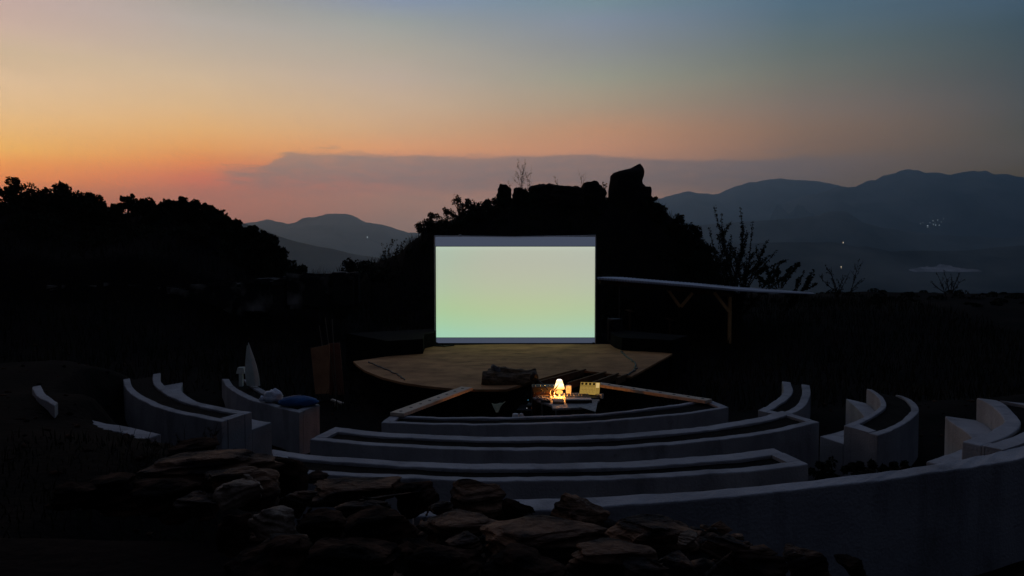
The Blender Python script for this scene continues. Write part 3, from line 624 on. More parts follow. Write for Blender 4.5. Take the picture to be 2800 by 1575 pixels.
# sheet: near edge from a to b, far edge from d to c
a, b, c_, d_ = qd(1500, 700.5, 22.2), qd(1848, 729.5, 23.2), qd(2052, 739.5, 27.5), qd(1566, 698.6, 27.0)
V_ = []; Fq = []; n, m = 560, 14
for i in range(n):
    u = i / (n - 1)
    for j in range(m):
        v = j / (m - 1); p = (a.lerp(b, u)).lerp(d_.lerp(c_, u), v)
        cor = 0.036 * math.sin(u * 2 * math.pi * 50) + 0.008 * math.sin(v * 5 + u * 3)
        V_.append((p.x, p.y, p.z + cor))
for i in range(n - 1):
    for j in range(m - 1):
        k = i * m + j; Fq.append((k, k + m, k + m + 1, k + 1))
ro = np_mesh('corrugated_roof', V_, Fq, M['tin'], SH, smooth=True)
sol = ro.modifiers.new('solid', 'SOLIDIFY'); sol.thickness = 0.006
bA = qd(1510, 707, 22.6); bB = qd(1845, 740, 23.5)
part('roof_beam', MB().beam(bA + Vector((0, 0.15, -0.02)), bB + Vector((0, 0.1, -0.03)), 0.1, 0.12), M['joist'], SH)
def post(px, ytop, ybot, d, full=True):
    p0 = qd(px, ytop, d); p1 = Vector((p0.x, p0.y, min(gz(p0.x, p0.y), qd(px, ybot, d).z) - 0.1)) if full else qd(px, ybot, d)
    part('post', MB().beam(p1, p0, 0.095, 0.095), M['post'], SH)
    return p0
post(1836, 743, 880, 23.6)
pk = mat('dark_timber', (0.05, 0.03, 0.02), 0.9, (0.08, 0.05, 0.03), 6)
p0 = qd(1709, 738, 25.4); part('post', MB().beam((p0.x, p0.y, gz(p0.x, p0.y) - 0.1), p0, 0.05, 0.05), pk, SH)
for (xa, ya, xb, yb, d) in ((1679, 727, 1711, 772, 23.2), (1742, 737, 1713, 772, 23.2), (1797, 736, 1834, 784, 23.4)):
    part('brace', MB().beam(qd(xa, ya, d), qd(xb, yb, d), 0.05, 0.085), M['post'], SH)
part('post', MB().beam((qd(1558, 760, 25).x, 25, -2.8), qd(1558, 712, 25), 0.03, 0.03), M['metal'], SH)
# pole and faint boxes under the roof
for (a_, b_, lab) in (((1578, 780), (1592, 784), 'small pale board lying under the shed roof near the screen'), ((1672, 801), (1700, 806), 'dim board stored under the middle of the shed roof')):
    p = qd((a_[0] + b_[0]) / 2, (a_[1] + b_[1]) / 2, 24.6)
    mb = MB().box(p, (0.16, 0.4, 0.03), (0.1, 0.05, 0.3)).box((p.x, p.y + 0.05, (p.z - 2.8) / 2 - 0.02), (0.05, 0.05, abs(p.z + 2.8)))
    solo('board', mb, M['joist'], lab, 'board')

# ------------------------------------------------------------------ rocks
def rock(name, bbox, d, label, m='rock', seed=0, tilt=(0, 0, 0), flat=1.0, dep=0.7, rough=1.0, group=None, sink=0.0, view=K, cat='rock', npts=16):
    """angular layered rock filling the given picture box at its distance; bbox = x0, y0, x1, y1 in the 2576-wide view"""
    import bmesh
    x0_, y0_, x1_, y1_ = bbox; R = random.Random(seed * 17 + 3)
    p0 = qd(x0_, y1_, d); p1 = qd(x1_, y0_, d); c = (p0 + p1) / 2; w = (p1.x - p0.x) / 2; h = (p1.z - p0.z) / 2
    bm = bmesh.new()
    for _ in range(npts):
        v = Vector((R.uniform(-1, 1), R.uniform(-1, 1), R.uniform(-1, 1)))
        v = v / max(abs(v.x), abs(v.y), abs(v.z)) * R.uniform(0.72, 1.0) if R.random() < 0.75 else v.normalized()
        bm.verts.new(v)
    r = bmesh.ops.convex_hull(bm, input=bm.verts)
    bmesh.ops.delete(bm, geom=[g for g in r['geom_interior'] if isinstance(g, bmesh.types.BMVert)], context='VERTS')
    bmesh.ops.bevel(bm, geom=bm.edges[:] , offset=0.07, segments=1, affect='EDGES')
    bmesh.ops.triangulate(bm, faces=bm.faces[:])
    for _ in range(6):
        long = [e for e in bm.edges if e.calc_length() > 0.11]
        if not long: break
        bmesh.ops.subdivide_edges(bm, edges=long, cuts=1, use_grid_fill=False); bmesh.ops.triangulate(bm, faces=[f for f in bm.faces if len(f.verts) > 3])
    so = Vector((seed * 3.1, seed * 1.7, 0.3))
    bm.normal_update()
    asp = max(1.0, w / max(h, 1e-3))
    for v in bm.verts:
        q_ = Vector((v.co.x, v.co.y, v.co.z * 1.0))
        lay = noise.noise(Vector((q_.x * 0.7 + q_.z * .6, q_.y * 0.7, q_.z * 5.0)) + so); lay = lay * 0.4 + 0.6 * math.floor(lay * 5) / 5
        ch = abs(noise.noise(q_ * 1.7 + so)) * 0.25 + noise.noise(q_ * 4.3 + so) * 0.07 + noise.noise(q_ * 10 + so) * 0.03
        v.co += v.normal * (lay * 0.15 - ch * 0.55) * rough
    vs = np.array([v.co[:] for v in bm.verts]); fs = [[v.index for v in f.verts] for f in bm.faces]
    bm.verts.index_update(); fs = [[v.index for v in f.verts] for f in bm.faces]; bm.free()
    from mathutils import Euler
    mt = np.array(Euler(tilt).to_matrix()); vs = vs @ mt.T
    vs -= (vs.max(0) + vs.min(0)) / 2; vs /= np.abs(vs).max(0)
    vs *= np.array([w, w * dep if w > h else h * dep, h]); vs += np.array(c)
    g = gz(c.x, c.y)
    if sink:   # continue down into the heap
        low = vs[:, 2] < c.z; vs[low, 2] = c.z + (vs[low, 2] - c.z) * max(1.0, sink)
    o = mesh_obj(name, [tuple(v) for v in vs], fs, M[m], None, loc=(c.x, c.y, float(vs[:, 2].min())))
    return props(o, label, cat, group)
RG = 'foreground rocks'
ROCKS = [
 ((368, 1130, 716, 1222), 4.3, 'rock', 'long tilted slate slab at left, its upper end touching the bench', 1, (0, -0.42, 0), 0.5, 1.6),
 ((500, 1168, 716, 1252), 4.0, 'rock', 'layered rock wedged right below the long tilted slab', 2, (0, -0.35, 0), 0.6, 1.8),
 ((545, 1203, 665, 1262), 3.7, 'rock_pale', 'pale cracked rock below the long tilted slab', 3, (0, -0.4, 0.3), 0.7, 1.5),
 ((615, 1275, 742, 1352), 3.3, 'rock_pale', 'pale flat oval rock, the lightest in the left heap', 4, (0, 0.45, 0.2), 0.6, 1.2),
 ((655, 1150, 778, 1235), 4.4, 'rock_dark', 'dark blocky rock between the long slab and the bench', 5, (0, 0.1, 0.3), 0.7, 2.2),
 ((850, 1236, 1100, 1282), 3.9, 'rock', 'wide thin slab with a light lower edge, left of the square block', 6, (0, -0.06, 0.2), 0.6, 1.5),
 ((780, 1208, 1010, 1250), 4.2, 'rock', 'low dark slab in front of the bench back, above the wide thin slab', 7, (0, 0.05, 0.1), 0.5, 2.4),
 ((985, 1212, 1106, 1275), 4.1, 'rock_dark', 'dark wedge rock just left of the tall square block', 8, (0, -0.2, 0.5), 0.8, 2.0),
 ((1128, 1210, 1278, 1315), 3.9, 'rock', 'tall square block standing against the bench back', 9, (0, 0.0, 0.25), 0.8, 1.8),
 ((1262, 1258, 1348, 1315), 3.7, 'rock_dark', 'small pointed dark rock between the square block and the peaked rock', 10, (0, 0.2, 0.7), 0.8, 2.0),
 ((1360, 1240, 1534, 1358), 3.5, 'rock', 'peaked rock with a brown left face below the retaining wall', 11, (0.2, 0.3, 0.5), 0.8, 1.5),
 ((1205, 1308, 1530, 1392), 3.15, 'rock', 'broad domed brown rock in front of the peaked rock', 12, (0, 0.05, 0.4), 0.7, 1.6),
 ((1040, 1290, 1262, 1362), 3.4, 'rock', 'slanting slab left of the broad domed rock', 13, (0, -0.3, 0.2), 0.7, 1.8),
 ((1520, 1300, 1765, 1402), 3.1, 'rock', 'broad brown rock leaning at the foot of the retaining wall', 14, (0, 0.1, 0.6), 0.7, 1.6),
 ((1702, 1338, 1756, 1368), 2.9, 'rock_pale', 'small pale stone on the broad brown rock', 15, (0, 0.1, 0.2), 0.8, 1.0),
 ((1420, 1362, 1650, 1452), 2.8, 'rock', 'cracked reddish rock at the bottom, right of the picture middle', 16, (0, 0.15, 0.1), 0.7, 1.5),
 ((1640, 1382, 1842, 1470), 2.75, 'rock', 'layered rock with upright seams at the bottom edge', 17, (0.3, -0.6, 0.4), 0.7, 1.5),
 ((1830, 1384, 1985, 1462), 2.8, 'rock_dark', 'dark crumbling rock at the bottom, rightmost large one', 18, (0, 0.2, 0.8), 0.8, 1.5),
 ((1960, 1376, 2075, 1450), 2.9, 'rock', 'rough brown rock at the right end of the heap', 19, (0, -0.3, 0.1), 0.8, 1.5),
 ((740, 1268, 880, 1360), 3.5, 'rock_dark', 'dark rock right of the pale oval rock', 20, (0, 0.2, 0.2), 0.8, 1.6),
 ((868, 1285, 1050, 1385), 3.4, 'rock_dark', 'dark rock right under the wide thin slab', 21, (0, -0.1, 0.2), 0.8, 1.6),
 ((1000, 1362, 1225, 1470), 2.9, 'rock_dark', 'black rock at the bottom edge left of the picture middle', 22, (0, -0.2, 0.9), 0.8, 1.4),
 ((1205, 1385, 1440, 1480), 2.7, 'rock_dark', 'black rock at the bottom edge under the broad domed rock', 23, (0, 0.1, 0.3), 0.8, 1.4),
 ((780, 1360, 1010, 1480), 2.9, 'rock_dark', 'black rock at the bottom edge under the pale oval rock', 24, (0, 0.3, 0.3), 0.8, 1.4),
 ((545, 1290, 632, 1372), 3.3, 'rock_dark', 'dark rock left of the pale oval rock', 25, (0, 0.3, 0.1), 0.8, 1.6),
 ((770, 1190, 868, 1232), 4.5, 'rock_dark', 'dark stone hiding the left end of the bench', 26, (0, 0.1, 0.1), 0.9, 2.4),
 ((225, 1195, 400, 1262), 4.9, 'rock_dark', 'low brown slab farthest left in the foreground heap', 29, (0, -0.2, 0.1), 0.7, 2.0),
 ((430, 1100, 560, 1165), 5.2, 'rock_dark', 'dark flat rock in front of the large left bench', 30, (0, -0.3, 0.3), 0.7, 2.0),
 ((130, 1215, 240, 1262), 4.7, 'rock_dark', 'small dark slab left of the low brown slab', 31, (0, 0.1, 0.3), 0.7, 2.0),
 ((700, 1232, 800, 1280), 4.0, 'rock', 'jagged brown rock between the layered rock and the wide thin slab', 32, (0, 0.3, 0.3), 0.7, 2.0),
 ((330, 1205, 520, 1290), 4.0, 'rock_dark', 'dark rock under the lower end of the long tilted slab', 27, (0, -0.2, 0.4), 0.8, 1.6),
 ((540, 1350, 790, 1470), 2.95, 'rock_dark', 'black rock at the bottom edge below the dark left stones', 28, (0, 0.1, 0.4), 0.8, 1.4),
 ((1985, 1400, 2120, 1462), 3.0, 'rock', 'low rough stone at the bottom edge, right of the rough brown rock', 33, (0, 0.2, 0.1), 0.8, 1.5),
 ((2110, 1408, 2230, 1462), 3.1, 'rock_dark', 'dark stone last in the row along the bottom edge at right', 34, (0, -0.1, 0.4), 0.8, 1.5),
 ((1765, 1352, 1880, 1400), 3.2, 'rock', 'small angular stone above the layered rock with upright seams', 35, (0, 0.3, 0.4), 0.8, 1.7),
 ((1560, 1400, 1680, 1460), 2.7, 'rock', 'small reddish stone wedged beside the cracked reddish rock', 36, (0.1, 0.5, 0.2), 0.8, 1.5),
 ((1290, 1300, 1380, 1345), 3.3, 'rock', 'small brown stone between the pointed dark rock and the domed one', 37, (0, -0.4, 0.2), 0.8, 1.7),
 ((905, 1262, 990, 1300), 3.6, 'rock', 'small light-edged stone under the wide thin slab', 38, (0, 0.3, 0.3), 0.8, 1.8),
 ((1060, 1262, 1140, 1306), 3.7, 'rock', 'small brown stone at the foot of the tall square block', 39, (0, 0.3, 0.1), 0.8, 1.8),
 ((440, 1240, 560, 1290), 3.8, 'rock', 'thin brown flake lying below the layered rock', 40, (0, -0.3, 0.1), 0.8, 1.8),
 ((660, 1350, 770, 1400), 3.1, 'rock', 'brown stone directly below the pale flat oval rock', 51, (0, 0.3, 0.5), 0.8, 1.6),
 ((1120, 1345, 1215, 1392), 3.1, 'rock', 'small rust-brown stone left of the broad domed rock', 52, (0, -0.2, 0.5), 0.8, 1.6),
]
for bb, d, m, lab, sd, tl, dp, sk in ROCKS:
    rock('slate_rock', bb, d, lab, m, sd, tl, 1, dp, 1.0, RG, sk)

# loose rubble between them
def rubble(name, n, f, smin, smax, m, seed):
    R = np.random.RandomState(seed); V_ = []; Fc = []; k = 0
    base = np.array([(1, 0, 0), (-1, 0, 0), (0, 1, 0), (0, -1, 0), (0, 0, 1), (0, 0, -1)], float)
    tri = [(0, 2, 4), (2, 1, 4), (1, 3, 4), (3, 0, 4), (2, 0, 5), (1, 2, 5), (3, 1, 5), (0, 3, 5)]
    pts = np.array([f(R) for _ in range(n)]); hz = height(pts[:, 0], pts[:, 1])
    for i in range(n):
        s = R.uniform(smin, smax) * np.array([R.uniform(.7, 1.5), R.uniform(.7, 1.3), R.uniform(.3, .7)])
        a = R.uniform(0, 6.3); b = base * (0.7 + 0.5 * R.rand(6, 1)) * s + R.uniform(-.3, .3, (6, 3)) * s
        r_ = np.array([[math.cos(a), -math.sin(a), 0], [math.sin(a), math.cos(a), 0], [0, 0, 1]])
        V_.append(b @ r_.T + np.array([pts[i, 0], pts[i, 1], hz[i] + s[2] * 0.3])); Fc += [(k + t[0], k + t[1], k + t[2]) for t in tri]; k += 6
    return props(np_mesh(name, np.concatenate(V_), Fc, m), kind='stuff')
o = rubble('rubble', 1500, lambda R: (lambda y: (R.uniform(-0.34, 0.42) * y, y))(R.uniform(2.5, 4.8)), 0.015, 0.06, M['rock'], 3); props(o, 'small broken stones lying between the foreground rocks', 'rubble')
o = rubble('gravel', 2600, lambda R: (R.uniform(-12, 12), R.uniform(5, 21)), 0.01, 0.05, M['rock_dark'], 5); props(o, 'dark loose gravel on the ground around the benches', 'gravel')

# boulders on the mound behind the screen
BO = [
 ((1528, 412, 1624, 520), 31.6, 'tall boulder with a hooked peak, highest on the mound behind the screen', 41, (0, 0, 0)),
 ((1240, 464, 1302, 560), 31.8, 'pointed boulder at the left end of the mound crest', 42, (0, 0.1, 0)),
 ((1280, 470, 1336, 560), 31.6, 'rounded boulder right beside the pointed one on the crest', 43, (0, 0.3, 0)),
 ((1328, 462, 1410, 560), 31.8, 'broad low boulder in the middle of the crest', 44, (0, 0, 0.4)),
 ((1375, 466, 1475, 560), 31.4, 'flat-topped boulder just right of the crest middle', 45, (0, 0.1, 0.2)),
 ((1455, 455, 1528, 560), 31.6, 'steep boulder directly left of the tallest one', 46, (0, -0.1, 0.1)),
 ((1560, 464, 1636, 570), 31.2, 'shoulder boulder leaning on the right of the tallest one', 47, (0, 0.05, 0.3)),
]
for bb, d, lab, sd, tl in BO[1:]:
    rock('boulder', bb, d, lab, 'outcrop', sd, tl, 1, 0.8, 1.0, 'boulders on the crest behind the screen', 1.3, cat='boulder', npts=22)
# the tall one has an outline of its own: built as stacked sections
prof = [(570, 1526, 1640), (540, 1527, 1637), (505, 1530, 1636), (480, 1531, 1632), (466, 1532, 1618), (455, 1533, 1615), (443, 1536, 1620), (435, 1543, 1620), (430, 1556, 1619.5), (424, 1585, 1619), (418, 1596, 1616), (413, 1606, 1611)]
mb = MB(); rings = []; n = 22
for k, (yy, xa, xb) in enumerate(prof):
    pa = qd(xa, yy, 31.6); pb = qd(xb, yy, 31.6); c = (pa + pb) / 2; rx = (pb.x - pa.x) / 2; ry = min(0.62, rx * 0.8)
    ring = []
    for j in range(n):
        t = 2 * math.pi * j / n; jj = 1 + 0.1 * noise.noise(Vector((math.cos(t) * 1.5, math.sin(t) * 1.5, k * 0.7))) * (abs(math.sin(t)))
        cs, sn = math.cos(t), math.sin(t)
        cs = math.copysign(abs(cs) ** 0.75, cs); sn = math.copysign(abs(sn) ** 0.75, sn)
        rx2 = rx * (1 + 0.07 * noise.noise(Vector((math.cos(t) * 2, math.sin(t) * 2, k * 1.3 + 5))))
        ring.append((c.x + rx2 * cs, c.y + ry * sn * jj, c.z + 0.03 * noise.noise(Vector((t, k, 2)))))
    rings += ring
fs = [(i * n + j, i * n + (j + 1) % n, (i + 1) * n + (j + 1) % n, (i + 1) * n + j) for i in range(len(prof) - 1) for j in range(n)] + [tuple(range((len(prof) - 1) * n, len(prof) * n))]
mb.add(rings, fs)
solo('boulder', mb, M['outcrop'], BO[0][2], 'boulder', group='boulders on the crest behind the screen')

# low dry-stone wall below the left hill
WL = thing('stone_wall', (-8, 21.8, -1.6), 'low rough dry-stone wall running along the foot of the left hill', 'wall')
R = random.Random(5); mb = MB()
wp = [(-60, 748), (150, 722), (330, 718), (480, 728), (620, 712), (750, 698), (900, 690)]
for i in range(230):
    t = R.random() * 0.999; k = t * (len(wp) - 1); a_ = int(k); u = k - a_
    px = wp[a_][0] * (1 - u) + wp[a_ + 1][0] * u; py = wp[a_][1] * (1 - u) + wp[a_ + 1][1] * u + R.uniform(-5, 13)
    c = qd(px, py, 22 + R.uniform(-0.25, 0.25)); s = R.uniform(0.1, 0.3)
    mb.box(c, (s * 1.6, s, s * R.uniform(.25, .5)), (R.uniform(-.2, .2), R.uniform(-.15, .15), R.uniform(-.6, .6)))
    mb.box(c - Vector((0, 0, 0.4)), (s * 1.5, s * .9, 0.75), (0, 0, R.uniform(-.3, .3)))
part('stones', mb, M['wallstone'], WL)

# ------------------------------------------------------------------ vegetation
def leaf_quads(C, size, seed, asp=0.55):
    R = np.random.RandomState(seed); n = len(C)
    a = R.normal(size=(n, 3)); a /= np.linalg.norm(a, axis=1, keepdims=True)
    b = np.cross(a, R.normal(size=(n, 3))); b /= np.linalg.norm(b, axis=1, keepdims=True)
    s = size * R.uniform(0.6, 1.3, (n, 1)); a = a * s; b = b * s * asp
    V = np.stack([C - a, C - b * 1.0, C + a, C + b * 1.0], 1).reshape(-1, 3)
    return V, np.arange(4 * n).reshape(n, 4)
def crown_points(c, w, h, n, seed, clumps=14, rc=0.28, dep=None):
    R = np.random.RandomState(seed); K_ = []
    for i in range(clumps):
        t = R.uniform(0, 2 * math.pi); f = R.uniform(0.05, 1.0) ** 0.5; zz = R.uniform(0.25, 1.0)
        K_.append((math.cos(t) * f * w / 2 * math.sqrt(max(0.05, 1 - (zz - .35) ** 2)) * 0.85, math.sin(t) * f * (dep or w) / 2 * 0.8, zz * h * (1 - 0.32 * f * f)))
    K_ = np.array(K_) ; idx = R.randint(0, clumps, n)
    d = R.normal(size=(n, 3)); d /= np.linalg.norm(d, axis=1, keepdims=True); d *= R.uniform(0.2, 1, (n, 1)) ** 0.5
    rr = rc * R.uniform(0.65, 1.15, clumps)[idx][:, None] * min(w, h * 1.2)
    P = K_[idx] + d * rr
    return K_ + np.array(c), P + np.array(c)
def shrub(name, px, ytop, wpx, hpx, d, label, seed, n=1300, leaf=0.045, clumps=14, rc=0.2, group='shrubs along the skyline', cat='shrub', open_=False):
    top = qd(px, ytop, d); w = wpx * 1.22 / 1983 * d; h = hpx / 1983 * d
    base = Vector((top.x, d, top.z - h)); g = min(gz(base.x, d), base.z)
    t = thing(name, (base.x, d, g), label, cat, group)
    Kc, P = crown_points((base.x, d, base.z), w, h, n, seed, clumps, rc)
    Kc[:, 2] -= (P[:, 2].max() - top.z); P[:, 2] -= (P[:, 2].max() - top.z)
    V_, Fq_ = leaf_quads(P, leaf, seed); np_mesh('crown', V_, Fq_, M['leaf'], t)
    mb = MB(); R = random.Random(seed); r0 = 0.02 + w * 0.012
    b0 = Vector((base.x, d, g - 0.1)); fork = Vector((base.x, d, max(base.z, g) + h * 0.12))
    mb.tube([b0, fork], [r0 * 1.6, r0 * 1.2], 6)
    for k in Kc:
        e = Vector(k); mid = fork.lerp(e, 0.5) + Vector((R.uniform(-.05, .05), R.uniform(-.05, .05), h * 0.04)); mb.tube([fork, mid, e], [r0 * .8, r0 * .5, r0 * .22], 5)
    part('trunk', mb, M['bark'], t)
    return t
SH_L = [
 ('tree', 28, 444, 96, 75, 27, 'loose airy tree at the far left edge of the skyline', 1700, 0.040, 22, 0.12),
 ('shrub', 92, 470, 70, 60, 27, 'low dark shrub between the airy tree and the round-headed tree', 1400, 0.045, 14, 0.2),
 ('tree', 190, 461, 128, 95, 26.5, 'round-headed clumpy tree standing highest on the left hill', 4200, 0.05, 26, 0.15),
 ('shrub', 235, 498, 60, 60, 26.5, 'small shrub leaning on the right of the round-headed tree', 1400, 0.045, 12, 0.2),
 ('shrub', 285, 511, 80, 50, 26.6, 'low shrub in the dip of the skyline, left of the spiky sprout', 1600, 0.045, 16, 0.18),
 ('shrub', 322, 487, 34, 45, 26.4, 'spiky upright sprout breaking the skyline of the left hill', 500, 0.035, 16, 0.12),
 ('shrub', 345, 500, 34, 40, 26.4, 'small bush immediately right of the spiky sprout', 600, 0.04, 10, 0.16),
 ('shrub', 395, 499, 110, 60, 26.5, 'wide dense shrub right of the spiky sprout', 3000, 0.05, 24, 0.16),
 ('shrub', 445, 496, 90, 60, 26.5, 'highest shrub of the middle skyline on the left hill', 2600, 0.05, 22, 0.16),
 ('shrub', 500, 502, 90, 62, 26.5, 'knobbly shrub just before the left hill slopes down', 2600, 0.05, 24, 0.15),
 ('shrub', 545, 525, 60, 60, 26.3, 'rounded shrub at the start of the downward slope', 2000, 0.05, 14, 0.18),
 ('shrub', 595, 553, 70, 60, 26, 'shrub halfway down the slope of the left hill', 2000, 0.05, 16, 0.17),
 ('shrub', 640, 568, 62, 62, 25.8, 'low shrub touching the outline of the far mountain', 1900, 0.05, 14, 0.17),
 ('shrub', 676, 590, 76, 95, 25.5, 'bushy shrub overhanging the foot of the left hill', 2400, 0.05, 18, 0.16),
 ('shrub', 640, 600, 70, 80, 25.6, 'broad shrub filling the lower slope of the left hill', 1800, 0.05, 16, 0.18),
 ('shrub', 742, 656, 54, 46, 25, 'lowest tapering shrub where the left hill meets the gap', 900, 0.045, 14, 0.18),
 ('shrub', 695, 638, 56, 60, 25, 'last dark shrub at the bottom end of the left hill', 1800, 0.05, 14, 0.17),
]
for i, (nm, px, yt, w, h, d, lab, n, lf, cl, rc) in enumerate(SH_L):
    shrub(nm, px, yt, w, h, d, lab, 100 + i, int(n * 1.4), lf * 1.35, cl, rc * 1.3, 'trees and shrubs on the left hill', nm)
SH_M = [
 ('shrub', 1157, 489, 84, 72, 30.5, 'open stemmed shrub against the sky on the mound left side', 1300, 0.04, 26, 0.09),
 ('shrub', 1088, 533, 82, 58, 30.2, 'leafy shrub lower on the left flank of the mound', 1500, 0.045, 24, 0.12),
 ('shrub', 1062, 555, 40, 40, 30, 'tiny shrub at the left foot of the mound', 500, 0.04, 10, 0.15),
 ('shrub', 1212, 500, 60, 55, 30.6, 'dense shrub right of the open stemmed shrub', 1700, 0.05, 14, 0.2),
 ('shrub', 1240, 492, 44, 50, 30.8, 'dark shrub pressed against the pointed boulder', 1200, 0.05, 12, 0.2),
 ('shrub', 1640, 494, 30, 48, 30.6, 'sprouting shrub just below the tallest boulder on its right', 550, 0.045, 12, 0.12),
 ('shrub', 1664, 514, 50, 60, 30.4, 'dark shrub second below the tallest boulder', 1500, 0.05, 14, 0.18),
 ('shrub', 1700, 538, 56, 66, 30, 'shrub halfway down the right flank of the mound', 1800, 0.05, 14, 0.18),
 ('shrub', 1738, 560, 56, 80, 29.6, 'rounded shrub at the right shoulder of the mound', 2200, 0.05, 16, 0.18),
 ('shrub', 1740, 620, 80, 90, 29, 'wide dark shrub at the right foot of the mound', 2600, 0.05, 18, 0.18),
 ('shrub', 880, 648, 60, 60, 27, 'dark round bush in the gap between left hill and mound', 900, 0.045, 12, 0.2),
 ('shrub', 935, 655, 80, 60, 28, 'low bush just left of the mound foot', 900, 0.045, 12, 0.2),
]
for i, (nm, px, yt, w, h, d, lab, n, lf, cl, rc) in enumerate(SH_M):
    shrub(nm, px, yt, w, h, d, lab, 200 + i, n, lf * 1.1, cl, rc * 1.15, 'shrubs around the mound behind the screen', nm)
o = shrub('shrub', 2080, 1150, 80, 60, 8.6, 'dark low shrub at the right end of the longest bench', 260, 900, 0.02, 12, 0.2, None)
o = shrub('shrub', 2240, 1165, 230, 60, 7.4, 'wide low dark shrub growing between retaining wall and seated benches', 261, 2600, 0.025, 26, 0.16, None)

# spiny shrub with long shoots right of the mound
def spiny(px, ybase, d, stems, label, seed, r0=0.03, leaf=0.035, name='thorn_shrub', dens=24):
    R = random.Random(seed); b = qd(px, ybase, d); g = min(gz(b.x, d), b.z) - 0.05
    t = thing(name, (b.x, d, g), label, 'shrub'); mb = MB(); LP = []
    def shoot(p, e, r, depth_):
        pts = []; n = 9; side = Vector((R.uniform(-1, 1), R.uniform(-1, 1), 0)) * (e - p).length * 0.07
        for i in range(n):
            u = i / (n - 1); q_ = p.lerp(e, u) + side * math.sin(u * math.pi) + Vector((R.uniform(-1, 1), R.uniform(-1, 1), R.uniform(-1, 1))) * 0.012
            pts.append(q_)
        mb.tube(pts, [r * (1 - 0.8 * i / (n - 1)) for i in range(n)], 5)
        ln = (e - p).length
        for i in range(int(ln * dens)):
            u = R.uniform(0.15, 1.0); k = u * (n - 1); a = min(int(k), n - 2); q_ = pts[a].lerp(pts[a + 1], k - a)
            LP.append(q_ + Vector((R.uniform(-1, 1), R.uniform(-1, 1), R.uniform(-1, 1))) * 0.045)
        if depth_ > 0:
            for _ in range(5):
                u = R.uniform(0.2, 0.8); k = u * (n - 1); a = min(int(k), n - 2); q_ = pts[a].lerp(pts[a + 1], k - a)
                dr = (e - p).normalized() + Vector((R.uniform(-1, 1), R.uniform(-.8, .8), R.uniform(-.3, .7))) * 0.8
                shoot(q_, q_ + dr.normalized() * ln * R.uniform(0.14, 0.3), r * 0.5, depth_ - 1)
    for (xe, ye, dd) in stems:
        shoot(Vector((b.x + R.uniform(-.15, .15), d + R.uniform(-.2, .2), g)) if R.random() < .6 else b.lerp(qd(xe, ye, d), 0.15), qd(xe, ye, d + dd), r0, 2)
    part('stems', mb, M['bark'], t)
    V_, Fq_ = leaf_quads(np.array([tuple(p) for p in LP]), leaf, seed); np_mesh('leaves', V_, Fq_, M['leaf'], t)
spiny(1855, 715, 27, [(1796, 520, 0), (1814, 536, .3), (1785, 575, -.2), (1862, 522, 0), (1893, 556, .2), (1880, 590, -.3), (1800, 640, .2), (1860, 660, .1), (1900, 670, -.2), (1950, 665, .2), (1785, 660, 0), (1840, 625, -.2), (1765, 600, 0.2), (1840, 590, .4), (1808, 600, .1), (1930, 604, 0), (1955, 630, .3), (1985, 652, -.2), (2003, 668, .2), (1750, 650, .3), (1880, 640, .3), (1830, 640, -.4), (1920, 650, .3)],
      'tall spiny shrub with long shoots right of the mound', 301, 0.03, 0.038, dens=60)
spiny(1960, 735, 27.5, [(2010, 660, 0), (1990, 670, .3), (1930, 680, .2), (2050, 690, 0), (2025, 680, -.2), (1960, 660, .2), (1900, 690, 0)], 'low sprawling shrub at the right foot of the tall spiny one', 302, 0.022, 0.042, dens=80)
spiny(2110, 740, 30, [(2160, 653, 0), (2140, 680, .3), (2090, 672, .2), (2060, 690, 0), (2120, 690, .3), (2075, 665, .2), (2170, 700, 0)], 'twiggy leafless bush above the right end of the shed roof', 303, 0.02, dens=12)
spiny(2390, 745, 34, [(2355, 682, 0), (2372, 678, .3), (2392, 690, .2), (2415, 684, 0), (2420, 700, .3), (2340, 706, .1)], 'thin twiggy bush in front of the pale quarry', 304, 0.02, dens=14)
spiny(988, 655, 28.5, [(962, 612, 0), (985, 598, .2), (996, 603, 0), (1010, 612, .2), (975, 620, 0.1), (1022, 600, 0)], 'sparse weeds with curled tips at the left foot of the mound', 305, 0.012, 0.05, 'weeds', dens=12)
spiny(1310, 500, 31, [(1303, 398, 0), (1318, 420, .1), (1298, 430, .1), (1322, 400, 0.1), (1338, 415, 0)], 'tall wispy dry grass stalks between the two crest boulders', 306, 0.008, 0.022, 'grass_stalks', dens=20)
spiny(1402, 480, 31, [(1396, 440, 0), (1401, 450, 0)], 'short grass stalks on the broad low crest boulder', 307, 0.006, 0.018, 'grass_stalks', dens=14)
spiny(1462, 475, 31.2, [(1452, 420, 0), (1461, 440, 0), (1474, 436, 0)], 'faint grass stalks left of the tallest boulder', 308, 0.005, 0.016, 'grass_stalks', dens=10)
spiny(1280, 480, 31, [(1279, 450, 0)], 'single grass stalk on the pointed crest boulder', 309, 0.006, 0.018, 'grass_stalks', dens=14)
spiny(1342, 492, 31, [(1337, 478, 0), (1343, 468, 0), (1330, 480, 0)], 'little leafy weed in the notch between crest boulders', 310, 0.015, 0.06, 'weeds', dens=40)
spiny(1521, 480, 31, [(1516, 458, 0), (1524, 463, 0), (1512, 468, 0)], 'small weed in the cleft left of the tallest boulder', 311, 0.01, 0.04, 'weeds', dens=30)
spiny(480, 1205, 6.6, [(445, 1085, 0), (465, 1060, .1), (520, 1075, 0), (560, 1090, .1), (500, 1120, 0), (600, 1130, .1), (545, 1065, 0)], 'thin bare twigs growing in front of the large left bench', 312, 0.006, 0.010, 'twigs', dens=6)
spiny(330, 1150, 5.8, [(300, 1068, 0), (345, 1072, .1), (380, 1080, 0), (400, 1110, .1)], 'small dark twigs over the pale end of the leftmost bench', 313, 0.006, 0.012, 'twigs', dens=8)

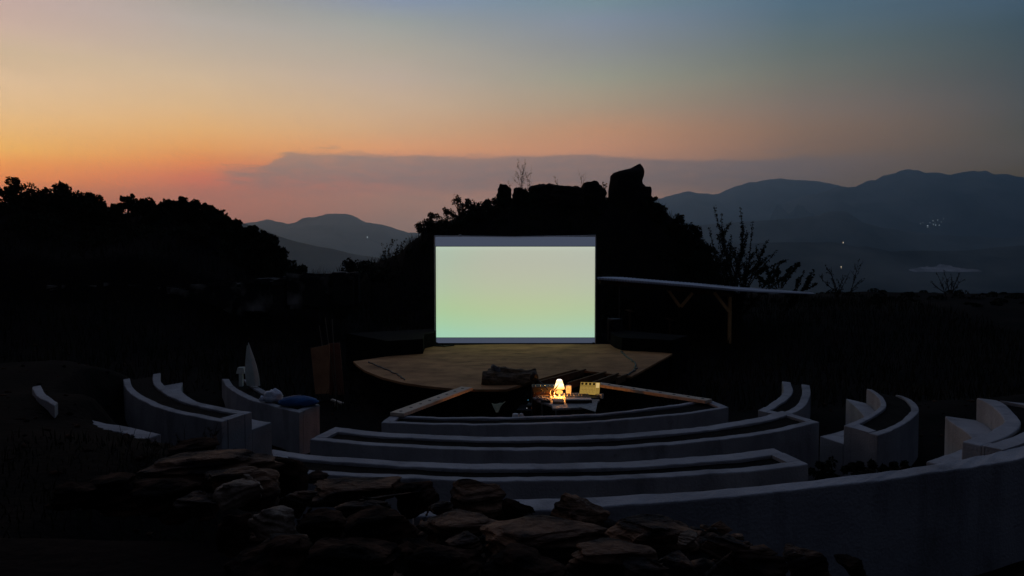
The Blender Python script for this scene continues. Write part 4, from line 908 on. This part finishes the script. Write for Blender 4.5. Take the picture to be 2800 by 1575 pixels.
# grass tufts in the gap and grass over the slopes
def grass(name, n, f, hmin, hmax, m, seed, w=0.012):
    R = np.random.RandomState(seed); P = np.array([f(R) for _ in range(n)]); z_ = height(P[:, 0], P[:, 1]) - 0.02
    h = R.uniform(hmin, hmax, n); a = R.uniform(0, 6.28, n); ln = R.normal(0, 0.25, (n, 2)) * h[:, None]
    b = np.stack([P[:, 0], P[:, 1], z_], 1); dx = np.stack([np.cos(a), np.sin(a), 0 * a], 1) * w
    mid = b + np.stack([ln[:, 0] * .4, ln[:, 1] * .4, h * .6], 1); tip = b + np.stack([ln[:, 0], ln[:, 1], h], 1)
    V_ = np.stack([b - dx, b + dx, mid + dx * .7, mid - dx * .7, tip + dx * .15, tip - dx * .15], 1).reshape(-1, 3); o_ = np.arange(n) * 6
    Fq_ = np.concatenate([np.stack([o_, o_ + 1, o_ + 2, o_ + 3], 1), np.stack([o_ + 3, o_ + 2, o_ + 4, o_ + 5], 1)])
    return np_mesh(name, V_, Fq_, m)
M['grass'] = mat('grass', (0.016, 0.018, 0.010), 0.95, (0.035, 0.03, 0.018), 1.0, spec=0.03)
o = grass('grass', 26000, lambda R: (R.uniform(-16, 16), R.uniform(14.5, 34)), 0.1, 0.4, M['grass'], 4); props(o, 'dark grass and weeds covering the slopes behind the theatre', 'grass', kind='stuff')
o = grass('tall_grass', 1500, lambda R: (R.uniform(-7.6, -5.0), R.uniform(23, 26)), 0.35, 0.85, M['grass'], 6); props(o, 'tall grass in the gap at the foot of the left hill', 'grass', kind='stuff')
o = grass('weeds', 5000, lambda R: (R.uniform(-9, -1.5), R.uniform(4.5, 7.2)) if R.rand() < .7 else (R.uniform(3, 9), R.uniform(5, 9)), 0.03, 0.13, M['grass'], 8, 0.006); props(o, 'short dark weeds growing around the outer benches', 'weeds', kind='stuff')
# undergrowth
def scrub(n, seed):
    R = np.random.RandomState(seed); C = []
    while len(C) < 420:
        k = R.rand()
        if k < 0.6: x, y = R.uniform(-20, -6.5), R.uniform(24, 28)
        elif k < 0.8: x, y = R.uniform(-4, 8), R.uniform(26, 32)
        else: x, y = R.uniform(4, 24), R.uniform(30, 40)
        C.append((x, y))
    C = np.array(C); Z_ = height(C[:, 0], C[:, 1]); r = R.uniform(0.15, 0.38, len(C)); r = np.where(C[:, 1] > 30, r * .6, r)
    idx = R.randint(0, len(C), n); d = R.normal(size=(n, 3)); d /= np.linalg.norm(d, axis=1, keepdims=True)
    P = np.stack([C[idx, 0], C[idx, 1], Z_[idx]], 1) + d * r[idx][:, None] * np.array([1.5, 1.2, 0.8])
    V_, Fq_ = leaf_quads(P, 0.055, seed); return np_mesh('undergrowth', V_, Fq_, M['leaf'])
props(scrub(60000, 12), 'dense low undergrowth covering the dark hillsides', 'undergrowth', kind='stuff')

# ------------------------------------------------------------------ things on and by the benches
def blob(c, r, seed, m, n=18, rows=12, amp=0.18, sq=1.0):
    mb = MB(); vs = []; fs = []
    for i in range(rows + 1):
        ph = math.pi * i / rows
        for j in range(n):
            t = 2 * math.pi * j / n; v = Vector((math.sin(ph) * math.cos(t), math.sin(ph) * math.sin(t), math.cos(ph)))
            k = 1 + amp * noise.noise(v * 1.6 + Vector((seed, 0, 0))) + amp * .6 * noise.noise(v * 4 + Vector((0, seed, 0))) - amp * .5 * abs(noise.noise(v * 7 + Vector((0, 0, seed))))
            z_ = v.z * r[2] * k; z_ = max(z_, -r[2] * 0.75)
            vs.append((c[0] + v.x * r[0] * k, c[1] + v.y * r[1] * k, c[2] + z_))
    for i in range(rows):
        for j in range(n): fs.append((i * n + j, (i + 1) * n + j, (i + 1) * n + (j + 1) % n, i * n + (j + 1) % n))
    mb.add(vs, fs); return mb
zz = -2.28
c = pz(743, 1100, zz); t = thing('plastic_bag', tuple(c), 'crumpled pale plastic bag lying on the left bench', 'bag')
part('bag_body', blob((c.x, c.y + 0.05, zz + 0.085), (0.165, 0.15, 0.105), 3, None, amp=0.3), M['bag'], t, smooth=True)
part('knot', blob((c.x - 0.14, c.y + 0.0, zz + 0.05), (0.05, 0.04, 0.05), 5, None, amp=0.5), M['bag'], t, smooth=True)
c = pz(812, 1112, zz); t = thing('blue_bag', tuple(c), 'blue cloth bag with a pale scribbled mark, beside the pale plastic bag', 'bag')
bb_ = blob((c.x, c.y + 0.08, zz + 0.06), (0.31, 0.17, 0.085), 8, None, n=26, rows=16, amp=0.12)
part('bag_body', bb_, M['blue'], t, smooth=True)
mk = MB(); base = Vector((c.x - 0.06, c.y - 0.0, zz + 0.146))
sq = [(-0.12, -0.075), (-0.09, -0.04), (-0.10, -0.055), (-0.05, -0.01), (-0.06, -0.03), (-0.01, 0.02), (-0.02, 0.0), (0.04, 0.045), (0.09, 0.075)]
mk.tube([base + Vector((a, b + 0.05, 0.012 - abs(a) * 0.06 - max(0, -b - .0) * 0.22)) for a, b in sq], 0.0035, 5)
part('printed_mark', mk, M['white'], t)
# folded white parasol
c = pz(690, 1058, zz) ; tip = pd(679, 936, c.y)
t = thing('folded_parasol', (c.x, c.y, zz), 'tall folded white cloth standing on end at the rear of the left bench', 'parasol')
for (tx, bx0, bx1, s_, nm) in ((tip.x, pd(684, 1050, c.y).x, pd(712, 1058, c.y).x, 0, 'cloth_fold'), (pd(673, 944, c.y).x, pd(671, 1015, c.y).x, pd(697, 1050, c.y).x, 1, 'cloth_fold')):
    vs = []; rows = 14; n = 16; ztp = tip.z if s_ == 0 else pd(673, 944, c.y).z
    for i in range(rows):
        u = i / (rows - 1); z_ = zz + 0.02 + (ztp - zz - 0.02) * u; cx_ = ((bx0 + bx1) / 2) * (1 - u) + tx * u; rx = abs(bx1 - bx0) / 2 * 0.82 * (1 - u) ** (0.75) * (1 + 0.5 * math.sin(u * 3)) + 0.003
        for j in range(n):
            a = 2 * math.pi * j / n; k = 1 + 0.14 * math.cos(a * 5 + s_)
            vs.append((cx_ + rx * k * math.cos(a), c.y + s_ * 0.05 + rx * 0.6 * k * math.sin(a), z_))
    fs = [(i * n + j, i * n + (j + 1) % n, (i + 1) * n + (j + 1) % n, (i + 1) * n + j) for i in range(rows - 1) for j in range(n)]
    part(nm, MB().add(vs, fs), M['cloth'], t, smooth=True)
p = pd(660, 1012, c.y + 0.3)
mb = MB(); mb.add([p + Vector(v) for v in ((-.075, -.06, -.055), (.085, -.06, -.055), (.085, .06, -.055), (-.075, .06, -.055), (-.05, -.045, .05), (.045, -.045, .055), (.045, .045, .055), (-.05, .045, .05))], [(3, 2, 1, 0), (4, 5, 6, 7), (0, 1, 5, 4), (1, 2, 6, 5), (2, 3, 7, 6), (3, 0, 4, 7)])
mb.add([p + Vector(v) for v in ((-.03, -.05, -.6), (.03, -.05, -.6), (.03, .02, -.6), (-.03, .02, -.6), (-.03, -.05, -.056), (.03, -.05, -.056), (.03, .02, -.056), (-.03, .02, -.056))], [(0, 1, 5, 4), (1, 2, 6, 5), (2, 3, 7, 6), (3, 0, 4, 7)])
solo('wooden_block', mb, M['cloth'], 'small pale block on a post just left of the folded white cloth', 'block')
# leaning boards
d = 15.6
def lean(pts, m, label, name='board', th=0.03, dy=0.25):
    top = max(p[1] for p in pts); P = []
    for a, b in pts:
        q_ = pd(a, b, d); P.append(q_)
    zt_ = max(p.z for p in P); zb_ = min(p.z for p in P)
    f = [Vector((p.x, p.y + dy * (p.z - zb_) / (zt_ - zb_), p.z)) for p in P]; bk = [p + Vector((0, th, 0)) for p in f]; n = len(f)
    mb = MB().add(f + bk, [tuple(range(n - 1, -1, -1)), tuple(range(n, 2 * n))] + [(i, (i + 1) % n, n + (i + 1) % n, n + i) for i in range(n)])
    return solo(name, mb, m, label, 'board')
lean([(841, 956), (893, 946), (900, 1076), (862, 1078), (846, 985)], M['ply'], 'reddish plywood sheet leaning upright left of the stage')
d = 15.8
lean([(891, 943), (921, 941), (941, 1080), (899, 1080)], M['ply2'], 'darker plywood sheet behind the reddish one, left of the stage')
for (a, b, a2, b2, lab) in ((873, 890, 881, 945, 'thin pole above the reddish plywood sheet, leftmost of three'), (889, 868, 899, 945, 'tallest thin pole behind the plywood sheets'), (908, 872, 912, 942, 'thin pole above the darker plywood sheet, rightmost of three')):
    p0 = pd(a, b, 16.1); p1 = pd(a2, b2, 15.95); p2 = p1 + (p1 - p0) * 2.0; p2.z = -2.9
    solo('pole', MB().tube([p0, p1, p2], 0.009, 6), mat('pole_wood', (0.10, 0.08, 0.06), 0.9, (0.14, 0.11, 0.08), 6), lab, 'pole', group='poles leaning behind the plywood')
p = pd(922, 1098, 14.9); g = p.z
solo('wood_offcut', MB().box(p, (0.25, 0.07, 0.03), (0, 0.25, -0.3)).box(p + Vector((-0.02, 0.0, -0.06)), (0.05, 0.05, 0.09)), M['plank'], 'short pale offcut of wood lying right of the plywood', 'wood')

# ------------------------------------------------------------------ log on the stage
lg = thing('driftwood_log', tuple(pz(1390, 1050, ZS)), 'gnarled grey driftwood log lying on the front of the stage', 'log')
def Z3p(a, b, zz_): return pz(1250 + a / 5.152, 950 + b / 5.152, zz_)
def gn(pts, rads, seed, n=14):
    C = [Vector(p) for p in pts]; P = []; Rr = []; N_ = 26
    for i in range(N_):
        t_ = i / (N_ - 1) * (len(C) - 1); k = min(int(t_), len(C) - 2); u = t_ - k; P.append(C[k].lerp(C[k + 1], u)); Rr.append(rads[k] * (1 - u) + rads[k + 1] * u)
    mb = MB().tube(P, Rr, n); out = []
    for i, v in enumerate(mb.v):
        if i < N_ * n:
            c_0 = P[i // n]; w = Vector(v) - c_0; a = (i % n) * 1.3
            k = 1 + 0.35 * noise.noise(Vector((a, (i // n) * 0.13, seed))) + 0.25 * noise.noise(Vector((a * 3, (i // n) * 0.4, seed + 4)))
            out.append(tuple(c_0 + w * k))
        else: out.append(v)
    mb.v = out; return mb
y0_ = pz(1390, 1050, ZS).y
def lp(px, py, dy=0): return pd(px, py, y0_ + dy)
part('log_body', gn([lp(1318, 1033), lp(1350, 1036), lp(1390, 1038), lp(1430, 1037), lp(1470, 1028)], [0.12, 0.14, 0.12, 0.115, 0.10], 3), M['log'], lg)
part('upper_log', gn([lp(1335, 1020, .12), lp(1365, 1017, .12), lp(1400, 1020, .12), lp(1440, 1024, .1), lp(1468, 1018, .1)], [0.075, 0.10, 0.09, 0.08, 0.065], 7), M['log'], lg)
part('branch_stub', gn([lp(1362, 1018, .05), lp(1354, 1008, .03), lp(1346, 1000, .0)], [0.06, 0.055, 0.035], 9), M['stone'], lg)

# ------------------------------------------------------------------ the music table in the pit
def T3(a, b, dd): return pd(1250 + a / 5.152, 950 + b / 5.152, dd)
TZ = -2.30
tb = thing('folding_table', tuple(T3(1650, 850, 12.2).xy) + (-2.95,), 'pale folding table loaded with sound gear and a lamp', 'table')
p = [Z3p(1120, 745, TZ), Z3p(1330, 815, TZ), Z3p(1345, 862, TZ), Z3p(1760, 845, TZ), Z3p(2010, 745, TZ), Z3p(1980, 640, TZ), Z3p(1150, 640, TZ)]
part('table_top', MB().prism([tuple(q_.xy) for q_ in p], TZ - 0.03, TZ), M['table'], tb, bevel=0.004)
for q_ in (p[0] + Vector((.08, .06, 0)), p[2] + Vector((.05, .06, 0)), p[4] + Vector((-.08, .03, 0)), p[5] + Vector((-.06, -.05, 0))):
    part('leg', MB().tube([(q_.x, q_.y, TZ - 0.03), (q_.x + .03, q_.y, -3.0)], 0.012, 6), M['metal'], tb)
# sheet of paper hanging from the table edge
a_, b_, c_3 = Z3p(1700, 836, TZ + .004), Z3p(1985, 752, TZ + .004), Z3p(1950, 905, TZ - .02)
mb = MB(); mb.add([a_ + Vector((0, 0, .006)), b_ + Vector((0, 0, .006)), c_3, a_ + Vector((0, 0, .002)), b_ + Vector((0, 0, .002)), c_3 - Vector((0, 0, .004))], [(0, 1, 2), (5, 4, 3), (0, 2, 5, 3), (1, 4, 5, 2), (0, 3, 4, 1)])
solo('paper_sheet', mb, M['table'], 'grey patterned sheet hanging over the near edge of the sound table', 'paper')
# table lamp
lc = Z3p(1440, 690, TZ); LD = lc.y
lm = thing('table_lamp', tuple(lc), 'lit table lamp with a bright conical shade on the sound table', 'lamp')
def hz(b): return T3(1440, b, LD).z
shade_m = emit('lamp_shade_glow', (1.0, 0.50, 0.15), 2.3); nt = shade_m.node_tree; tcn = nt.nodes.new('ShaderNodeTexCoord'); sxn = nt.nodes.new('ShaderNodeSeparateXYZ'); rn = nt.nodes.new('ShaderNodeValToRGB')
for p_, c_ in ((0.0, (0.75, 0.24, 0.03, 1)), (0.22, (1.0, 0.60, 0.22, 1)), (0.45, (1.0, 0.78, 0.42, 1)), (0.8, (1.0, 0.62, 0.25, 1)), (1.0, (0.75, 0.25, 0.04, 1))):
    e_ = rn.color_ramp.elements.new(p_); e_.color = c_
nt.links.new(tcn.outputs['Generated'], sxn.inputs[0]); nt.links.new(sxn.outputs[2], rn.inputs[0]); nt.links.new(rn.outputs[0], [n_ for n_ in nt.nodes if n_.type == 'EMISSION'][0].inputs[0])
globe_m = emit('lamp_globe_glow', (1.0, 0.44, 0.09), 1.7)
zs0, zs1 = hz(592), hz(460); s5 = LD / 2155 / 5.152
rb, rt = 78 * s5, 38 * s5
part('lamp_shade', MB().lathe((lc.x, lc.y, 0), [(rb, hz(584)), (rt, zs1), (rt * .55, zs1 + .012), (0.004, zs1 + 0.014)], 28), shade_m, lm, smooth=True)
part('globe', MB().lathe((lc.x, lc.y, 0), [(0.01, hz(655)), (40 * s5, hz(650)), (50 * s5, hz(630)), (46 * s5, hz(614)), (24 * s5, hz(603)), (0.005, hz(601))], 24), globe_m, lm, smooth=True)
part('base', MB().lathe((lc.x, lc.y, 0), [(0.03, TZ), (0.035, TZ + 0.006), (0.02, TZ + 0.012), (0.012, hz(655))], 16), M['metal'], lm)
li = bpy.data.lights.new('lamp_light', 'POINT'); li.energy = 20.0; li.color = (1.0, 0.34, 0.06); li.shadow_soft_size = 0.05
lo_ = bpy.data.objects.new('lamp_light', li); COL.objects.link(lo_); lo_.parent = lm; lo_.location = (0, -0.07, hz(625) - lc.z)
# laptop
lt = thing('laptop', tuple(Z3p(1860, 690, TZ)), 'open laptop with a yellowish program on its screen, right of the lamp', 'laptop')
ld = Z3p(1860, 690, TZ).y
q4 = [T3(1722, 650, ld - .03), T3(2000, 672, ld - .03), T3(2014, 492, ld + .06), T3(1742, 486, ld + .06)]
ex = [T3(1714, 680, ld - .035), T3(2006, 700, ld - .035), T3(2022, 484, ld + .065), T3(1736, 478, ld + .065)]
def slab(q, th): 
    nrm = (q[1] - q[0]).cross(q[3] - q[0]).normalized(); b = [v - nrm * th for v in q]
    return MB().add([*q, *b], [(0, 1, 2, 3), (7, 6, 5, 4), (0, 4, 5, 1), (1, 5, 6, 2), (2, 6, 7, 3), (3, 7, 4, 0)])
def onq(u, v, lift=0.0):
    a = q4[0].lerp(q4[1], u); b = q4[3].lerp(q4[2], u); nrm = (q4[1] - q4[0]).cross(q4[3] - q4[0]).normalized(); return a.lerp(b, v) + nrm * lift
part('lid', slab([e - Vector((0, -.004, 0)) for e in ex], 0.008), M['black'], lt)
pane = part('screen', slab([v + Vector((0, -.006, 0)) for v in q4], 0.002), emit('laptop_screen_glow', (0.34, 0.215, 0.05), 0.9), lt)
def ui(name, rects, m):
    mb = MB()
    for u0, v0, u1, v1 in rects:
        mb.add([onq(u0, v0, .007) + Vector((0, -.006, 0)), onq(u1, v0, .007) + Vector((0, -.006, 0)), onq(u1, v1, .007) + Vector((0, -.006, 0)), onq(u0, v1, .007) + Vector((0, -.006, 0))], [(0, 1, 2, 3)])
    part(name, mb, m, lt)
ui('dark_tiles', [(0.03 + i * 0.2, 0.76, 0.15 + i * 0.2, 0.93) for i in range(4)] + [(0, .965, 1, .985)], M['black'])
ui('bright_panel', [(0.8, 0.56, 0.97, 0.95)], emit('panel_glow', (0.6, 0.42, 0.17), 1.0))
ui('grid_lines', [(0.04 + i * 0.075, 0.08, 0.048 + i * 0.075, 0.62) for i in range(10)] + [(0.03, v, 0.76, v + .01) for v in (.62, .66, .36)] + [(0.8, v, .97, v + .015) for v in (.12, .22, .32, .42, .5)] + [(0, .7, .8, .72)], mat('grid_ink', (0.03, 0.02, 0.008), 0.8, (0.05, 0.03, 0.01), 5))
kb0 = ex[0]; kb1 = ex[1]
part('keyboard', MB().prism([tuple((kb0 + Vector((0, -.2, 0))).xy), tuple((kb1 + Vector((0, -.2, 0))).xy), tuple(kb1.xy), tuple(kb0.xy)], TZ + 0.001, TZ + 0.018), M['black'], lt, bevel=0.003)
# keyboard synth
def synth(x0_, x1_, y0_, y1_, label, keys=25, m='black'):
    a = Z3p(x0_, y1_, TZ); b = Z3p(x1_, y1_, TZ); c0 = Z3p(x1_, y0_, TZ); w = b.x - a.x; dp = c0.y - b.y
    t = thing('synthesizer', ((a.x + b.x) / 2, a.y, TZ), label, 'synthesizer')
    part('case', MB().box(((a.x + b.x) / 2, a.y + dp / 2, TZ + 0.025), (w, dp, 0.05)), M[m], t, bevel=0.004)
    mb = MB()
    for i in range(keys): mb.box((a.x + w * (i + .5) / keys, a.y + dp * .16, TZ + 0.054), (w / keys * .7, dp * .24, 0.008))
    part('keys', mb, M['white'], t)
    R_ = random.Random(3)
    for i in range(9):
        for j in range(2):
            part('knob', MB().lathe((a.x + w * (i + .6) / 9.4, a.y + dp * (.62 + .2 * j), TZ + 0.05), [(0.009, 0), (0.008, 0.016), (0.001, 0.017)], 8), M['white' if (i + j) % 3 == 0 else 'metal'], t)
    return t
synth(1530, 1900, 690, 790, 'long keyboard synthesizer lying in front of the laptop')
# mixer under the lamp
a = Z3p(1350, 795, TZ); b = Z3p(1510, 795, TZ)
mxr = thing('mixer', ((a.x + b.x) / 2, a.y, TZ), 'small mixer with bright faders directly below the lamp', 'mixer')
w = b.x - a.x
part('case', slab([a + Vector((0, 0, 0.02)), b + Vector((0, 0, 0.02)), b + Vector((0, .22, .045)), a + Vector((0, .22, .045))], 0.02), M['black'], mxr)
mb = MB()
for i in range(7): mb.box((a.x + w * (i + .6) / 7.4, a.y + .15, TZ + .048), (0.008, 0.09, 0.010), (0.12, 0, 0))
part('faders', mb, M['white'], mxr)
mb = MB()
for i in range(2): mb.box((a.x + w * .48, a.y + .03 + i * .05, TZ + .034 + i * .008), (w * .8, 0.018, 0.012), (0.12, 0, 0))
part('button_rows', mb, M['white'], mxr)
# pale monitor box and card by the lamp
c = Z3p(1572, 660, TZ); mb = blob((c.x, c.y + .03, c.z + 0.06), (0.047, 0.04, 0.078), 2, None, amp=0.02)
t = thing('small_speaker', tuple(c), 'small rounded white speaker right beside the lamp shade', 'speaker'); part('cabinet', MB().box((c.x, c.y + .03, c.z + .075), (0.095, 0.08, 0.145)), M['white'], t, bevel=0.02)
part('grille', MB().lathe((c.x - .01, c.y - .012, c.z + .09), [(0.03, 0), (0.028, .003), (0.001, .004)], 12), M['metal'], t)
c = Z3p(1590, 700, TZ); solo('paper_card', MB().box(c + Vector((0, 0, .012)), (0.12, .11, .008), (.25, 0, .3)), M['white'], 'folded white card lit by the lamp, under the white speaker', 'card')
c = Z3p(1690, 690, TZ); solo('paper_card', MB().box(c + Vector((-.01, 0.02, .014)), (0.12, .13, .006), (.2, .1, -.5)), M['table'], 'loose grey card between lamp and laptop', 'card')
# a dark pen-shaped microphone leaning before the shade
solo('microphone', MB().tube([T3(1345, 650, LD - .14), T3(1400, 560, LD - .14), T3(1432, 522, LD - .14)], [0.013, 0.009, 0.005], 8), M['black'], 'dark microphone silhouetted against the lamp shade', 'microphone')
c = T3(1340, 660, LD - .05)
g_ = thing('headphones', tuple(Z3p(1335, 720, TZ)), 'pale headphones leaning left of the lamp', 'headphones')
arc = [Vector((c.x + .035 * math.cos(t_), c.y, c.z + .02 + .06 * math.sin(t_))) for t_ in np.linspace(-.6, math.pi + .6, 14)]
part('headband', MB().tube(arc, 0.006, 6), M['metal'], g_)
for s_ in (0, -1): part('ear_cup', MB().lathe(arc[s_] - Vector((0, 0, .02)), [(0.004, -.02), (.02, -.018), (.022, 0), (.016, .018), (.003, .02)], 12), M['white'], g_)
# cup and small gear at right end
c = Z3p(2040, 720, TZ); solo('cup', MB().lathe((c.x, c.y, TZ - .0), [(0.02, 0), (0.026, .075), (0.023, .075), (.018, .004)], 14), M['white'], 'small white cup at the right end of the sound table', 'cup')
c = T3(2000, 690, ld - .1); solo('audio_interface', MB().box((c.x, c.y, TZ + .025), (.1, .09, .045), (0, 0, .2)).box((c.x - .01, c.y - .05, TZ + .03), (.05, .006, .012), (0, 0, .2)), M['metal'], 'small grey box with sockets at the foot of the laptop', 'audio box')
# left, lower gear
def deskbox(x_, y_, size, lab, nm, m='black', rot=0.0, knobs=0, z_=TZ):
    c = Z3p(x_, y_, z_); t = thing(nm, tuple(c), lab, nm.replace('_', ' '))
    part('case', MB().box(c + Vector((0, 0, size[2] / 2)), size, (0, 0, rot)), M[m], t, bevel=0.005)
    for k in range(knobs):
        u = (k + .5) / knobs - .5; part('knob', MB().lathe(c + Vector((u * size[0] * .85, (-.25 if k % 2 else .2) * size[1], size[2])), [(.011, 0), (.009, .018), (.001, .019)], 8), M['metal' if k % 3 else 'white'], t)
    return t
ZL = -2.62
side = thing('side_table', tuple(Z3p(1110, 850, ZL).xy) + (-2.95,), 'low black side table left of the sound table', 'table')
c = Z3p(1120, 850, ZL); part('table_top', MB().box(c - Vector((0, 0, .012)), (.62, .5, .024), (0, 0, -.15)), M['black'], side)
for sx_ in (-.26, .26):
    for sy_ in (-.2, .2): part('leg', MB().tube([(c.x + sx_, c.y + sy_, ZL - .03), (c.x + sx_, c.y + sy_, -3.0)], .012, 6), M['metal'], side)
t = deskbox(1120, 850, (.34, .24, .06), 'black effects unit with a red display on the low side table', 'effects_unit', 'black', -.15, 8, ZL)
cc_ = Z3p(1080, 850, ZL + 0.065); part('display', MB().box(cc_ + Vector((0, -.02, 0.0)), (.07, .03, .012), (0.5, -.2, .3)), emit('red_display_glow', (1.0, 0.16, 0.05), 1.4), t)
part('status_light', MB().lathe(T3(982, 856, t.location.y - .13), [(.001, -.009), (.009, 0), (.001, .009)], 10), emit('white_led', (.8, .85, .9), .35), t)
part('status_light', MB().lathe(T3(1163, 790, t.location.y), [(.001, -.007), (.007, 0), (.001, .007)], 10), emit('white_led_small', (.8, .85, .9), .7), t)
part('status_light', MB().lathe(T3(1000, 742, t.location.y + .1), [(.001, -.007), (.008, 0), (.001, .007)], 10), emit('blue_led', (.15, .5, .7), .5), t)
deskbox(1150, 735, (.16, .14, .03), 'pale pedal box on the left tip of the sound table', 'pedal', 'table', .3, 3)
deskbox(1250, 770, (.15, .1, .035), 'dark pedal box with pale knobs between the pale pedal and the mixer', 'pedal', 'black', -.2, 4)
am = thing('amplifier', tuple(T3(1230, 700, 12.9).xy) + (-2.95,), 'black amplifier standing behind the left part of the sound table', 'amplifier')
ca = T3(1230, 620, 12.95); part('cabinet', MB().box((ca.x, ca.y, (-2.95 + ca.z + .1) / 2), (.42, .3, ca.z + .1 + 2.95)), M['black'], am, bevel=.015)
for k in range(5):
    part('knob', MB().lathe((ca.x - .15 + k * .075, ca.y - .08, ca.z + .1), [(.014, 0), (.012, .02), (.001, .021)], 8), M['metal' if k % 2 else 'white'], am)
part('grille', MB().box((ca.x, ca.y - .153, ca.z - .18), (.38, .01, .4)), M['rock_dark'], am)
ms = thing('microphone_stand', tuple(T3(1085, 700, 13.1).xy) + (-2.95,), 'black microphone stand between the driftwood and the lamp', 'stand')
pb = T3(1085, 420, 13.1); part('pole', MB().tube([(pb.x, pb.y, -2.95), (pb.x, pb.y, pb.z - .05)], .012, 8), M['black'], ms)
part('boom', MB().tube([(pb.x + .02, pb.y, pb.z - .02), T3(1190, 500, 12.9), T3(1280, 600, 12.6)], .009, 6), M['black'], ms)
part('microphone_head', blob(tuple(pb), (.07, .06, .085), 4, None, amp=.15), M['black'], ms)
for k in range(3):
    a = k * 2.1; part('leg', MB().tube([(pb.x, pb.y, -2.75), (pb.x + .3 * math.cos(a), pb.y + .3 * math.sin(a), -2.95)], .01, 6), M['black'], ms)
# cables as loose loops
R = random.Random(2)
for i, lab in enumerate(('tangled thin cable on the left part of the sound table', 'looping cable hanging between amplifier and mixer', 'dark cable running below the microphone stand')):
    P0 = [T3(R.uniform(1060, 1330), R.uniform(560, 740), 12.55 - R.uniform(0, .25)) for _ in range(6)]
    C3 = []
    for j in range(40):
        u = j / 39 * 5; k = min(int(u), 4); C3.append(P0[k].lerp(P0[k + 1], u - k))
    for _ in range(4): C3 = [C3[0]] + [(C3[q_ - 1] + C3[q_] * 2 + C3[q_ + 1]) / 4 for q_ in range(1, 39)] + [C3[-1]]
    solo('cable', MB().tube(C3, .005, 5), M['metal' if i == 0 else 'black'], lab, 'cable')
# white cloth hung over a black case in the pit
c = T3(555, 800, 11.6); cs = thing('equipment_case', (c.x, 11.75, -2.95), 'black soft equipment case standing in the left of the pit', 'case')
part('case_body', blob((c.x + .08, 11.8, -2.72), (.34, .2, .25), 12, None, amp=.2), M['black'], cs, smooth=True)
pts = [T3(486, 785, 11.5), T3(520, 800, 11.48), T3(560, 797, 11.46), T3(600, 783, 11.48), T3(640, 785, 11.5), T3(682, 760, 11.55), T3(640, 800, 11.5), T3(612, 835, 11.47), T3(580, 915, 11.44), T3(545, 915, 11.44), T3(515, 850, 11.46)]
fr = [tuple(p_) for p_ in pts]; bk = [(p_.x, p_.y + .012, p_.z) for p_ in pts]; n = len(pts)
solo('white_cloth', MB().add(fr + bk, [tuple(range(n - 1, -1, -1)), tuple(range(n, 2 * n))] + [(i, (i + 1) % n, n + (i + 1) % n, n + i) for i in range(n)]), mat('pale_green_cloth', (0.60, 0.66, 0.46), 0.9, (0.5, 0.55, 0.4), 8, .5), 'pale cloth hanging in a point over the black equipment case', 'cloth')
for (x_, sw, lab) in ((822, 40, 'left of the two small white mugs behind the innermost bench'), (905, 26, 'right of the two small white mugs behind the innermost bench')):
    c = T3(x_, 970, 11.1); t = thing('mug', (c.x, 11.1, c.z - .1), lab, 'mug', 'small white mugs behind the innermost bench')
    part('cup_body', MB().lathe((c.x, 11.1, c.z), [(sw * s5 * .8, -.09), (sw * s5, .0), (sw * s5 * .9, .035), (sw * s5 * .6, .04), (.004, .035)], 14), M['white'], t)
    part('handle', MB().tube([(c.x + sw * s5, 11.1, c.z + .01), (c.x + sw * s5 + .022, 11.1, c.z - .01), (c.x + sw * s5, 11.1, c.z - .04)], .005, 6), M['white'], t)
solo('stool', MB().box(tuple(T3(865, 1040, 11.2)), (.5, .25, .03)).tube([T3(830, 1040, 11.2), Vector((T3(830, 1040, 11.2).x, 11.2, -3))], .015).tube([T3(900, 1040, 11.2), Vector((T3(900, 1040, 11.2).x, 11.2, -3))], .015), M['black'], 'low black bench under the two white mugs', 'stool')

# ------------------------------------------------------------------ haze
bx = MB().box((0, 4600, (BOX_TOP - 152) / 2), (17000, 10800, BOX_TOP + 152))
hm = bpy.data.materials.new('haze_air'); hm.use_nodes = True; nt = hm.node_tree; nt.nodes.clear()
pv = nt.nodes.new('ShaderNodeVolumePrincipled'); pv.inputs['Color'].default_value = (0.45, 0.71, 1.0, 1); pv.inputs['Density'].default_value = HAZE_D; pv.inputs['Anisotropy'].default_value = 0.78
ho = nt.nodes.new('ShaderNodeOutputMaterial'); nt.links.new(pv.outputs[0], ho.inputs['Volume'])
props(mesh_obj('haze', bx.v, bx.f, hm), 'thin bluish evening haze filling the air over the valley', 'haze', kind='stuff')
